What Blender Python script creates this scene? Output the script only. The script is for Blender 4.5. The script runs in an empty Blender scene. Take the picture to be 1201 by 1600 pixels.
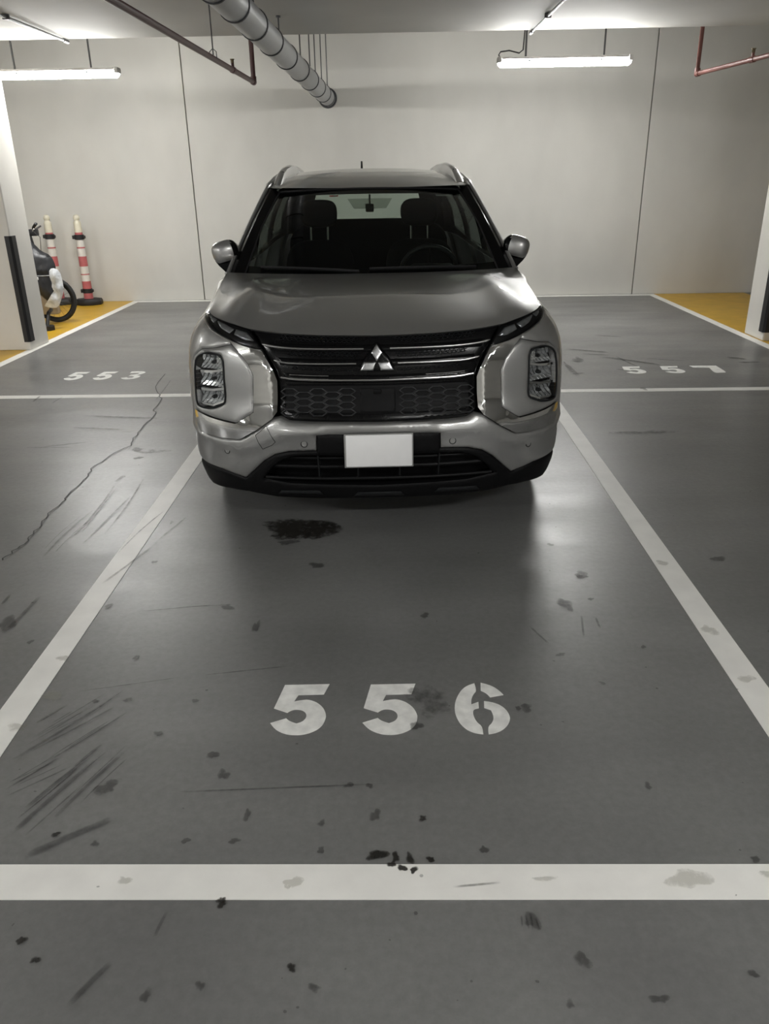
import bpy, bmesh, math, random
import numpy as np
from mathutils import Vector, Matrix
from mathutils.geometry import delaunay_2d_cdt
random.seed(7)
SC = bpy.context.scene
COL = SC.collection

# ------------------------------------------------------------------ camera, world, exposure
EYE = Vector((0.0, 0.0, 1.62))
PITCH, YAW, ROLL = math.radians(22.907), math.radians(-1.116), math.radians(-0.932)
_f = Vector((math.sin(YAW)*math.cos(PITCH), math.cos(YAW)*math.cos(PITCH), -math.sin(PITCH)))
_r = Vector((math.cos(YAW), -math.sin(YAW), 0)); _u = _r.cross(_f)
_rr = _r*math.cos(ROLL) + _u*math.sin(ROLL); _uu = -_r*math.sin(ROLL) + _u*math.cos(ROLL)
cd = bpy.data.cameras.new('camera'); cam = bpy.data.objects.new('camera', cd); COL.objects.link(cam)
cam.matrix_world = Matrix(((_rr.x, _uu.x, -_f.x, EYE.x), (_rr.y, _uu.y, -_f.y, EYE.y), (_rr.z, _uu.z, -_f.z, EYE.z), (0, 0, 0, 1)))
cd.sensor_fit = 'HORIZONTAL'; cd.sensor_width = 36.0; cd.lens = 1218.4/1201*36.0; cd.clip_start = 0.05
SC.camera = cam
wd = bpy.data.worlds.new('world'); SC.world = wd; wd.use_nodes = True
wd.node_tree.nodes['Background'].inputs[0].default_value = (0.8, 0.82, 0.8, 1)
wd.node_tree.nodes['Background'].inputs[1].default_value = 0.02
SC.view_settings.view_transform = 'Standard'; SC.view_settings.look = 'None'
SC.view_settings.gamma = 1.0; SC.view_settings.use_curve_mapping = False
SC.view_settings.exposure = 0.78
SC.cycles.max_bounces = 6; SC.cycles.diffuse_bounces = 3; SC.cycles.glossy_bounces = 3; SC.cycles.transparent_max_bounces = 8; SC.cycles.caustics_reflective = False; SC.cycles.caustics_refractive = False
ADDED_LAMPS = [(-3.85, -0.8, 'added unseen fluorescent batten just behind the viewer to the left'), (1.9, -0.8, 'added unseen fluorescent batten just behind the viewer to the right'), (-7.0, 0.6, 'added fluorescent batten out of view far left, nearer the viewer'), (-7.0, 5.0, 'added fluorescent batten out of view far left, beyond the yellow strip'), (-3.85, -6.0, 'added unseen fluorescent batten far behind the viewer to the left'), (1.9, -6.0, 'added unseen fluorescent batten far behind the viewer to the right')]   # unseen battens, added to light the near floor and left side
TUBE_POWER = 88.0            # emission of the fluorescent diffusers

# ------------------------------------------------------------------ materials
def nodes(name):
    m = bpy.data.materials.new(name); m.use_nodes = True
    return m, m.node_tree.nodes, m.node_tree.links, m.node_tree.nodes['Principled BSDF']
def mat(name, col, rough=0.5, metal=0.0, var=0.08, scale=8.0, bump=0.0, bscale=60.0, coat=0.0, spec=0.5, rvar=0.0, stretch=(1, 1, 1), trans=0.0, ior=None):
    """principled surface whose colour, gloss and relief are varied by noise"""
    m, N, L, b = nodes(name)
    tc = N.new('ShaderNodeTexCoord'); mp = N.new('ShaderNodeMapping'); mp.inputs['Scale'].default_value = stretch
    L.new(tc.outputs['Object'], mp.inputs[0])
    nz = N.new('ShaderNodeTexNoise'); nz.inputs['Scale'].default_value = scale; nz.inputs['Detail'].default_value = 5
    L.new(mp.outputs[0], nz.inputs['Vector'])
    rp = N.new('ShaderNodeValToRGB')
    rp.color_ramp.elements[0].position = 0.3; rp.color_ramp.elements[1].position = 0.7
    rp.color_ramp.elements[0].color = tuple(c*(1-var) for c in col) + (1,)
    rp.color_ramp.elements[1].color = tuple(min(1, c*(1+var)) for c in col) + (1,)
    L.new(nz.outputs[0], rp.inputs[0]); L.new(rp.outputs[0], b.inputs['Base Color'])
    b.inputs['Metallic'].default_value = metal
    b.inputs['Specular IOR Level'].default_value = spec
    b.inputs['Coat Weight'].default_value = coat; b.inputs['Coat Roughness'].default_value = 0.04
    b.inputs['Transmission Weight'].default_value = trans
    if ior: b.inputs['IOR'].default_value = ior
    if rvar:
        mr = N.new('ShaderNodeMapRange'); mr.inputs[1].default_value = 0.3; mr.inputs[2].default_value = 0.7
        mr.inputs[3].default_value = max(0.02, rough-rvar); mr.inputs[4].default_value = rough+rvar
        L.new(nz.outputs[0], mr.inputs[0]); L.new(mr.outputs[0], b.inputs['Roughness'])
    else:
        b.inputs['Roughness'].default_value = rough
    if bump:
        n2 = N.new('ShaderNodeTexNoise'); n2.inputs['Scale'].default_value = bscale; n2.inputs['Detail'].default_value = 4
        L.new(mp.outputs[0], n2.inputs['Vector'])
        bp = N.new('ShaderNodeBump'); bp.inputs['Strength'].default_value = bump; bp.inputs['Distance'].default_value = 0.01
        L.new(n2.outputs[0], bp.inputs['Height']); L.new(bp.outputs[0], b.inputs['Normal'])
    return m
def emit(name, col, strength):
    m, N, L, b = nodes(name)
    nz = N.new('ShaderNodeTexNoise'); nz.inputs['Scale'].default_value = 1.0
    mr = N.new('ShaderNodeMapRange'); mr.inputs[3].default_value = strength*0.97; mr.inputs[4].default_value = strength*1.03
    L.new(nz.outputs[0], mr.inputs[0])
    b.inputs['Base Color'].default_value = (0.8, 0.8, 0.78, 1)
    b.inputs['Emission Color'].default_value = col + (1,); L.new(mr.outputs[0], b.inputs['Emission Strength'])
    return m
def glass(name, tint, gloss_col=(1, 1, 1), ior=1.5, rough=0.0):
    """thin pane: tinted see-through with a fresnel reflection"""
    m = bpy.data.materials.new(name); m.use_nodes = True; N = m.node_tree.nodes; L = m.node_tree.links
    N.remove(N['Principled BSDF']); out = N['Material Output']
    t = N.new('ShaderNodeBsdfTransparent'); t.inputs[0].default_value = tint + (1,)
    g = N.new('ShaderNodeBsdfGlossy'); g.inputs['Roughness'].default_value = rough; g.inputs[0].default_value = gloss_col + (1,)
    lw = N.new('ShaderNodeLayerWeight'); lw.inputs[0].default_value = 0.5
    pw = N.new('ShaderNodeMath'); pw.operation = 'POWER'; pw.inputs[1].default_value = 5.0; L.new(lw.outputs['Facing'], pw.inputs[0])
    fr = N.new('ShaderNodeMath'); fr.operation = 'MULTIPLY_ADD'; fr.inputs[1].default_value = 0.96; fr.inputs[2].default_value = 0.028; L.new(pw.outputs[0], fr.inputs[0])
    nz = N.new('ShaderNodeTexNoise'); nz.inputs['Scale'].default_value = 3.0
    mx = N.new('ShaderNodeMixShader')
    L.new(fr.outputs[0], mx.inputs[0]); L.new(t.outputs[0], mx.inputs[1]); L.new(g.outputs[0], mx.inputs[2]); L.new(mx.outputs[0], out.inputs[0])
    return m
def decal(name, col, alpha, scale=30.0, rough=0.5, lo=0.35, hi=0.65, stretch=(1, 1, 1)):
    """worn dirt lying on the floor: noise-broken cover"""
    m, N, L, b = nodes(name)
    tc = N.new('ShaderNodeTexCoord'); mp = N.new('ShaderNodeMapping'); mp.inputs['Scale'].default_value = stretch
    L.new(tc.outputs['Object'], mp.inputs[0])
    nz = N.new('ShaderNodeTexNoise'); nz.inputs['Scale'].default_value = scale; nz.inputs['Detail'].default_value = 6; nz.inputs['Roughness'].default_value = 0.65
    L.new(mp.outputs[0], nz.inputs['Vector'])
    at = N.new('ShaderNodeAttribute'); at.attribute_name = 'cover'
    ad = N.new('ShaderNodeMath'); ad.operation = 'MULTIPLY_ADD'; ad.inputs[1].default_value = 0.55; 
    L.new(at.outputs['Fac'], ad.inputs[0]); L.new(nz.outputs[0], ad.inputs[2])
    mr = N.new('ShaderNodeMapRange'); mr.inputs[1].default_value = lo+0.35; mr.inputs[2].default_value = hi+0.35; mr.inputs[4].default_value = alpha
    L.new(ad.outputs[0], mr.inputs[0]); L.new(mr.outputs[0], b.inputs['Alpha'])
    b.inputs['Base Color'].default_value = col + (1,); b.inputs['Roughness'].default_value = rough
    return m
M = {}
M['wall'] = mat('painted concrete', (0.60, 0.59, 0.55), 0.75, var=0.075, scale=1.1, bump=0.12, bscale=14, stretch=(1, 1, 0.6))
M['ceiling'] = mat('painted soffit', (0.55, 0.545, 0.515), 0.8, var=0.05, scale=1.2, bump=0.1, bscale=20)
M['column'] = mat('white column paint', (0.70, 0.68, 0.63), 0.6, var=0.03, scale=3, bump=0.06, bscale=25)
M['line'] = mat('white road paint', (0.90, 0.89, 0.85), 0.42, var=0.05, scale=7, bump=0.03, bscale=90)
M['digit'] = mat('stencil paint', (0.88, 0.88, 0.85), 0.42, var=0.13, scale=22)
M['yellow'] = mat('yellow floor paint', (0.62, 0.37, 0.025), 0.36, var=0.10, scale=5, bump=0.02)
M['paint'] = mat('silver car paint', (0.325, 0.325, 0.318), 0.36, metal=0.6, var=0.03, scale=400, coat=1.0)
M['gloss_black'] = mat('gloss black', (0.004, 0.004, 0.0045), 0.16, var=0.1, scale=20, spec=0.16)
M['black'] = mat('black plastic', (0.006, 0.006, 0.0065), 0.48, var=0.15, scale=60, bump=0.03, bscale=400, spec=0.12)
M['dark'] = mat('dark grey plastic', (0.014, 0.015, 0.016), 0.38, var=0.15, scale=60, spec=0.2)
M['satin'] = mat('satin dark mesh', (0.045, 0.046, 0.048), 0.32, var=0.1, scale=30, spec=0.4)
M['chrome'] = mat('chrome', (0.82, 0.82, 0.82), 0.05, metal=1.0, var=0.02, scale=10)
M['bar'] = mat('dark chrome bar', (0.80, 0.80, 0.80), 0.18, metal=1.0, var=0.04, scale=10)
M['badge'] = mat('badge chrome', (0.46, 0.465, 0.475), 0.24, metal=1.0, var=0.03, scale=10)
M['windshield'] = glass('tinted windshield', (0.60, 0.66, 0.62))
M['shade'] = glass('dotted sensor shade', (0.55, 0.58, 0.55))
M['sideglass'] = glass('dark privacy glass', (0.16, 0.18, 0.17))
M['lens'] = glass('clear lens', (0.93, 0.94, 0.95))
M['cabin'] = mat('cabin trim', (0.005, 0.005, 0.005), 0.7, var=0.2, scale=30, spec=0.15)
M['seat'] = mat('seat cloth', (0.004, 0.004, 0.0045), 0.85, var=0.2, scale=80, spec=0.1)
M['tyre'] = mat('tyre rubber', (0.014, 0.014, 0.014), 0.7, var=0.2, scale=50, bump=0.1, bscale=120)
M['rim'] = mat('alloy', (0.32, 0.32, 0.32), 0.3, metal=1.0, var=0.05)
M['plate'] = mat('white plate', (0.93, 0.93, 0.93), 0.35, var=0.02, scale=14)
M['plate_frame'] = mat('plate frame', (0.30, 0.30, 0.29), 0.4, var=0.05)
M['led'] = mat('lamp crystal', (0.75, 0.77, 0.78), 0.08, metal=0.9, var=0.1, scale=90)
M['guide'] = mat('lamp guide', (0.22, 0.225, 0.23), 0.14, metal=0.6, var=0.2, scale=60)
M['red_sticker'] = mat('red sticker', (0.65, 0.05, 0.04), 0.5, var=0.2, scale=60)
M['pale_sticker'] = mat('pale sticker', (0.35, 0.38, 0.36), 0.5, var=0.1, scale=60)
M['galv'] = mat('galvanised duct', (0.43, 0.44, 0.445), 0.42, metal=0.25, var=0.10, scale=6, rvar=0.08)
M['clamp'] = mat('duct clamp', (0.05, 0.052, 0.055), 0.5, metal=0.3, var=0.1)
M['redpipe'] = mat('red oxide pipe', (0.085, 0.028, 0.026), 0.42, var=0.18, scale=9)
M['pinkpipe'] = mat('faded red pipe', (0.22, 0.085, 0.07), 0.45, var=0.18, scale=9)
M['steel'] = mat('hanger steel', (0.10, 0.10, 0.10), 0.5, metal=0.6, var=0.1)
M['conduit'] = mat('grey conduit', (0.25, 0.26, 0.26), 0.5, metal=0.2, var=0.1)
M['brass'] = mat('sprinkler brass', (0.16, 0.12, 0.07), 0.4, metal=0.8, var=0.1)
M['fixture'] = mat('lamp housing', (0.58, 0.56, 0.54), 0.5, var=0.05)
M['diffuser'] = emit('fluorescent diffuser', (1.0, 0.993, 0.972), TUBE_POWER)
M['cable'] = mat('black cable', (0.02, 0.02, 0.02), 0.5, var=0.1)
M['rubber'] = mat('black rubber guard', (0.010, 0.010, 0.011), 0.55, var=0.15, scale=12)
M['cream'] = mat('cream plastic', (0.72, 0.68, 0.54), 0.5, var=0.05)
M['post_red'] = mat('faded red post', (0.48, 0.125, 0.13), 0.5, var=0.12, scale=14)
M['post_white'] = mat('reflective white band', (0.68, 0.66, 0.62), 0.4, var=0.08, scale=14)
M['bag'] = mat('black nylon', (0.018, 0.019, 0.022), 0.42, var=0.3, scale=18, bump=1.0, bscale=22, stretch=(1, 1, 0.3))
M['foil'] = mat('clear plastic bag', (0.62, 0.65, 0.68), 0.2, var=0.3, scale=14, bump=1.0, bscale=22)
M['tan'] = mat('tan box', (0.36, 0.30, 0.22), 0.6, var=0.1)
M['bikeframe'] = mat('black bike frame', (0.015, 0.015, 0.016), 0.35, var=0.1)
M['oil'] = decal('oil', (0.018, 0.016, 0.013), 0.80, 26, 0.40)
M['dirt'] = decal('dirt', (0.035, 0.034, 0.031), 0.42, 34, 0.5)
M['scuff'] = decal('tyre scuff', (0.030, 0.030, 0.029), 0.55, 16, 0.45, 0.30, 0.85)
M['crack'] = decal('crack line', (0.02, 0.02, 0.02), 0.9, 8, 0.6, -0.3, 0.2)
M['linegrime'] = decal('grime on paint', (0.40, 0.39, 0.31), 0.28, 40, 0.5)

def floor_material():
    m, N, L, b = nodes('grey epoxy floor')
    tc = N.new('ShaderNodeTexCoord')
    def noise(scale, stretch, det=5, rough=0.55):
        mp = N.new('ShaderNodeMapping'); mp.inputs['Scale'].default_value = stretch; L.new(tc.outputs['Object'], mp.inputs[0])
        n = N.new('ShaderNodeTexNoise'); n.inputs['Scale'].default_value = scale; n.inputs['Detail'].default_value = det; n.inputs['Roughness'].default_value = rough
        L.new(mp.outputs[0], n.inputs['Vector']); return n.outputs[0]
    def rng(src, a, bb, c, d):
        r = N.new('ShaderNodeMapRange'); r.inputs[1].default_value = a; r.inputs[2].default_value = bb; r.inputs[3].default_value = c; r.inputs[4].default_value = d
        L.new(src, r.inputs[0]); return r.outputs[0]
    def mul(a, bb):
        k = N.new('ShaderNodeMath'); k.operation = 'MULTIPLY'; L.new(a, k.inputs[0]); L.new(bb, k.inputs[1]); return k.outputs[0]
    big = rng(noise(1.3, (1, 1, 1), 6, 0.6), 0.35, 0.65, 0.82, 1.10)
    band = rng(noise(1.4, (0.25, 1.6, 1), 3), 0.40, 0.60, 0.93, 1.05)      # roller-applied strips
    fine = rng(noise(38, (1, 1, 1), 6, 0.7), 0.3, 0.7, 0.87, 1.10)
    blot = rng(noise(2.6, (1, 1, 1), 3, 0.45), 0.40, 0.75, 1.05, 0.80)      # old damp-looking blotches
    val = mul(mul(big, band), mul(fine, blot))
    cm = N.new('ShaderNodeVectorMath'); cm.operation = 'SCALE'; cm.inputs[0].default_value = (0.190, 0.190, 0.186)
    L.new(val, cm.inputs['Scale']); L.new(cm.outputs[0], b.inputs['Base Color'])
    r1 = rng(noise(2.2, (0.5, 1.4, 1), 5), 0.35, 0.65, 0.315, 0.40); r2 = rng(noise(24, (1, 1, 1), 5, 0.7), 0.3, 0.7, 0.93, 1.10)
    L.new(mul(r1, r2), b.inputs['Roughness'])
    b.inputs['Specular IOR Level'].default_value = 0.72
    bp = N.new('ShaderNodeBump'); bp.inputs['Strength'].default_value = 0.06; bp.inputs['Distance'].default_value = 0.01
    L.new(noise(30, (1, 1, 1), 5, 0.6), bp.inputs['Height']); L.new(bp.outputs[0], b.inputs['Normal'])
    return m
M['floor'] = floor_material()

# ------------------------------------------------------------------ mesh helpers
def link(name, me, parent=None):
    o = bpy.data.objects.new(name, me); COL.objects.link(o)
    if parent is not None: o.parent = parent
    return o
def mesh(name, verts, faces, m, parent=None, smooth=True, angle=40):
    me = bpy.data.meshes.new(name); me.from_pydata([tuple(map(float, v)) for v in verts], [], faces); me.materials.append(M[m] if isinstance(m, str) else m)
    bm = bmesh.new(); bm.from_mesh(me); bmesh.ops.remove_doubles(bm, verts=bm.verts, dist=1e-6); bm.to_mesh(me); bm.free()
    if smooth:
        me.shade_smooth(); me.set_sharp_from_angle(angle=math.radians(angle))
    me.update(); return link(name, me, parent)
def tag(o, label=None, cat=None, group=None, kind=None):
    if label: o['label'] = label
    if cat: o['category'] = cat
    if group: o['group'] = group
    if kind: o['kind'] = kind
    return o
def empty(name, loc=(0, 0, 0), rz=0.0, parent=None):
    o = bpy.data.objects.new(name, None); COL.objects.link(o); o.location = loc; o.rotation_euler = (0, 0, rz)
    o.empty_display_size = 0.1
    if parent is not None: o.parent = parent
    return o
class MB:
    """collects primitives into one mesh"""
    def __init__(s): s.v = []; s.f = []
    def add(s, v, f):
        n = len(s.v); s.v += [tuple(p) for p in v]; s.f += [tuple(i+n for i in q) for q in f]; return s
    def box(s, lo, hi, bev=0.0, seg=2, mtx=None):
        bm = bmesh.new(); bmesh.ops.create_cube(bm, size=1.0)
        for v in bm.verts: v.co = Vector([(lo[i]+hi[i])/2 + v.co[i]*(hi[i]-lo[i]) for i in range(3)])
        if bev > 0: bmesh.ops.bevel(bm, geom=list(bm.edges), offset=bev, segments=seg, affect='EDGES', profile=0.5)
        if mtx is not None: bm.transform(mtx)
        bm.verts.index_update(); s.add([v.co[:] for v in bm.verts], [[v.index for v in f.verts] for f in bm.faces]); bm.free(); return s
    def tube(s, pts, r, seg=10, caps=True):
        P = [Vector(p) for p in pts]; R = r if isinstance(r, (list, tuple)) else [r]*len(P); V = []; F = []
        up = None
        for i, p in enumerate(P):
            d = (P[min(i+1, len(P)-1)] - P[max(i-1, 0)]).normalized()
            if up is None:
                up = Vector((0, 0, 1)) if abs(d.z) < 0.9 else Vector((1, 0, 0))
            a = d.cross(up).normalized(); b = a.cross(d).normalized(); up = b
            for k in range(seg):
                t = 2*math.pi*k/seg; V.append(p + (a*math.cos(t) + b*math.sin(t))*R[i])
        for i in range(len(P)-1):
            for k in range(seg):
                F.append((i*seg+k, i*seg+(k+1) % seg, (i+1)*seg+(k+1) % seg, (i+1)*seg+k))
        if caps: F.append(tuple(range(seg-1, -1, -1))); F.append(tuple((len(P)-1)*seg+k for k in range(seg)))
        return s.add(V, F)
    def lathe(s, prof, centre, axis='z', seg=24, close=False):
        """prof = [(radius, along)]"""
        V = []; F = []; n = len(prof); c = Vector(centre)
        for r, h in prof:
            for k in range(seg):
                t = 2*math.pi*k/seg; x, y = r*math.cos(t), r*math.sin(t)
                V.append(c + Vector({'z': (x, y, h), 'x': (h, x, y), 'y': (y, h, x)}[axis]))
        for i in range(n if close else n-1):
            j = (i+1) % n
            for k in range(seg): F.append((i*seg+k, i*seg+(k+1) % seg, j*seg+(k+1) % seg, j*seg+k))
        if not close: F.append(tuple(range(seg-1, -1, -1))); F.append(tuple((n-1)*seg+k for k in range(seg)))
        return s.add(V, F)
    def sweep_loop(s, loops, closed=True, caps=True):
        n = len(loops[0]); V = [p for l in loops for p in l]; F = []
        for i in range(len(loops)-1):
            for k in range(n if closed else n-1): F.append((i*n+k, i*n+(k+1) % n, (i+1)*n+(k+1) % n, (i+1)*n+k))
        if caps and closed: F.append(tuple(range(n-1, -1, -1))); F.append(tuple((len(loops)-1)*n+k for k in range(n)))
        return s.add(V, F)
    def prism(s, poly, z0, z1):
        n = len(poly); a = sum(poly[i][0]*poly[(i+1) % n][1]-poly[(i+1) % n][0]*poly[i][1] for i in range(n))
        if a < 0: poly = poly[::-1]
        V = [(x, y, z0) for x, y in poly] + [(x, y, z1) for x, y in poly]
        F = [tuple(range(n-1, -1, -1)), tuple(range(n, 2*n))] + [(i, (i+1) % n, n+(i+1) % n, n+i) for i in range(n)]
        return s.add(V, F)
    def ellipsoid(s, c, r, e=1.0, seg=24, rings=14, mtx=None):
        def sp(x, p): return math.copysign(abs(x)**p, x)
        V = []; F = []
        for i in range(rings+1):
            a = -math.pi/2 + math.pi*i/rings
            for k in range(seg):
                t = 2*math.pi*k/seg
                p = Vector((r[0]*sp(math.cos(a), e)*sp(math.cos(t), e), r[1]*sp(math.cos(a), e)*sp(math.sin(t), e), r[2]*sp(math.sin(a), e)))
                if mtx is not None: p = mtx @ p
                V.append(Vector(c)+p)
        for i in range(rings):
            for k in range(seg): F.append((i*seg+k, i*seg+(k+1) % seg, (i+1)*seg+(k+1) % seg, (i+1)*seg+k))
        return s.add(V, F)
    def build(s, name, m, parent=None, smooth=True, angle=40): return mesh(name, s.v, s.f, m, parent, smooth, angle)
def arc_pts(c, r, a0, a1, n, plane='xz'):
    out = []
    for i in range(n+1):
        t = math.radians(a0+(a1-a0)*i/n); x, y = r*math.cos(t), r*math.sin(t)
        out.append(Vector(c)+Vector({'xz': (x, 0, y), 'yz': (0, x, y), 'xy': (x, y, 0)}[plane]))
    return out

# ------------------------------------------------------------------ the room
X0, X1, Y0, Y1, ZS, ZC, YE = -9.5, 9.5, -9.0, 12.25, 3.0, 3.55, 9.07
floor = tag(MB().box((X0, Y0, -0.2), (X1, Y1, 0.0)).build('floor', 'floor', smooth=False), 'grey epoxy-coated garage floor', kind='structure')
tag(MB().box((X0, Y0, ZS), (X1, YE, ZC), 0.012, 1).build('ceiling', 'ceiling', smooth=False), 'low white painted concrete ceiling slab over the bays', kind='structure')
tag(MB().box((X0, YE, ZC), (X1, Y1, ZC+0.15)).build('ceiling_recess', 'ceiling', smooth=False), 'higher ceiling strip beyond the slab edge', kind='structure')
wb = tag(MB().box((X0, Y1+0.05, -0.2), (X1, Y1+0.25, ZC+0.15)).build('wall_back', 'wall', smooth=False), 'off-white painted concrete back wall with vertical joints', kind='structure')
def joint_x(i): return (X0, -2.94, 3.57, X1)[i]
for i in range(3):
    a = joint_x(i)+(0.008 if i else 0); b = joint_x(i+1)-(0.008 if i < 2 else 0)
    MB().box((a, Y1, 0.0), (b, Y1+0.05, ZC), 0.003, 1).build('panel', 'wall', wb, smooth=False)
tag(MB().box((X0-0.2, Y0-0.2, -0.2), (X0, Y1+0.25, ZC+0.15)).build('wall_left', 'wall', smooth=False), 'side wall of the garage out of view on the left', kind='structure')
tag(MB().box((X1, Y0-0.2, -0.2), (X1+0.2, Y1+0.25, ZC+0.15)).build('wall_right', 'wall', smooth=False), 'side wall of the garage out of view on the right', kind='structure')
tag(MB().box((X0, Y0-0.2, -0.2), (X1, Y0, ZC+0.15)).build('wall_front', 'wall', smooth=False), 'far garage wall behind the viewer', kind='structure')

# ---- columns with rubber corner guards
def pillar(xa, xb, corner, label):
    ya, yb = 8.43, 8.90
    p = tag(MB().box((xa, ya, 0.0), (xb, yb, ZS), 0.012, 2).build('pillar', 'column', smooth=False), label, kind='structure')
    s = 1 if corner > (xa+xb)/2 else -1; t = 0.012
    prof = [(corner-s*0.055, ya), (corner-s*0.055, ya-t), (corner-s*0.01, ya-t), (corner+s*t, ya+0.01), (corner+s*t, ya+0.10), (corner, ya+0.10), (corner, ya)]
    g = MB().prism(prof, 0.09, 1.17).build('corner_guard', 'rubber', p, smooth=False); g['label'] = 'black rubber corner guard'
    return p
pillar(-4.45, -3.965, -3.965, 'white concrete column with black corner guard beside the bicycle')
pillar(3.895, 4.38, 3.895, 'white concrete column at the right edge with black corner guard')

# ---- painted markings on the floor
def quad_line(name, pts, z, m, label, cat='line marking', group=None):
    return tag(MB().prism(pts, 0.0003, z).build(name, m, smooth=False), label, cat, group)
quad_line('parking_line', [(-1.345, 1.497), (-1.235, 1.497), (-1.265, 6.325), (-1.365, 6.325)], 0.0020, 'line', 'long white line along the left side of bay 556')
quad_line('parking_line', [(1.150, 1.497), (1.262, 1.497), (1.285, 6.325), (1.185, 6.325)], 0.0020, 'line', 'long white line along the right side of bay 556')
quad_line('parking_line', [(-6.6, 1.385), (6.6, 1.395), (6.6, 1.497), (-6.6, 1.497)], 0.0022, 'line', 'wide white line across the open end of bay 556, nearest the viewer')
quad_line('parking_line', [(-3.90, 6.335), (3.77, 6.335), (3.77, 6.435), (-3.90, 6.435)], 0.0020, 'line', 'white cross line in front of the numbers 553 and 557')
quad_line('parking_line', [(-4.00, 5.2), (-3.90, 5.2), (-3.93, 12.10), (-4.03, 12.10)], 0.0024, 'line', 'white line beside the left yellow strip and the bicycle')
quad_line('parking_line', [(3.77, 5.2), (3.87, 5.2), (3.895, 12.10), (3.795, 12.10)], 0.0024, 'line', 'white line beside the right yellow strip')
quad_line('parking_line', [(-4.03, 12.10), (3.895, 12.10), (3.895, 12.235), (-4.03, 12.235)], 0.0022, 'line', 'white line along the foot of the back wall')
quad_line('yellow_strip', [(-5.35, 5.2), (-4.002, 5.2), (-4.032, 12.245), (-5.35, 12.245)], 0.0014, 'yellow', 'yellow painted floor strip under the bicycle and striped posts', 'floor paint')
quad_line('yellow_strip', [(3.872, 5.2), (5.25, 5.2), (5.25, 12.245), (3.897, 12.245)], 0.0014, 'yellow', 'yellow painted floor strip on the right by the column', 'floor paint')
FIVE=[(-0.403,2.279),(-0.324,2.281),(-0.247,2.283),(-0.262,2.223),(-0.349,2.22),(-0.36,2.184),(-0.334,2.192),(-0.307,2.195),(-0.267,2.167),(-0.245,2.119),(-0.245,2.084),(-0.256,2.047),(-0.283,2.022),(-0.31,2.011),(-0.331,2.009),(-0.36,2.011),(-0.391,2.027),(-0.41,2.047),(-0.424,2.07),(-0.375,2.094),(-0.363,2.079),(-0.338,2.067),(-0.316,2.078),(-0.307,2.107),(-0.32,2.134),(-0.347,2.142),(-0.365,2.135),(-0.375,2.123),(-0.423,2.147)]
SIX=[[(0.26,2.284),(0.224,2.265),(0.195,2.213),(0.18,2.152),(0.183,2.093),(0.202,2.044),(0.232,2.016),(0.263,2.01),(0.264,2.05),(0.248,2.069),(0.24,2.104),(0.241,2.128),(0.247,2.139),(0.262,2.143),(0.264,2.178),(0.239,2.164),(0.241,2.194),(0.253,2.226),(0.264,2.238)],[(0.282,2.287),(0.318,2.27),(0.341,2.242),(0.353,2.216),(0.306,2.203),(0.297,2.225),(0.278,2.241)],[(0.283,2.182),(0.314,2.175),(0.345,2.151),(0.36,2.109),(0.357,2.074),(0.334,2.035),(0.303,2.015),(0.28,2.01),(0.281,2.047),(0.299,2.067),(0.307,2.1),(0.301,2.133),(0.28,2.145)]]
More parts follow.
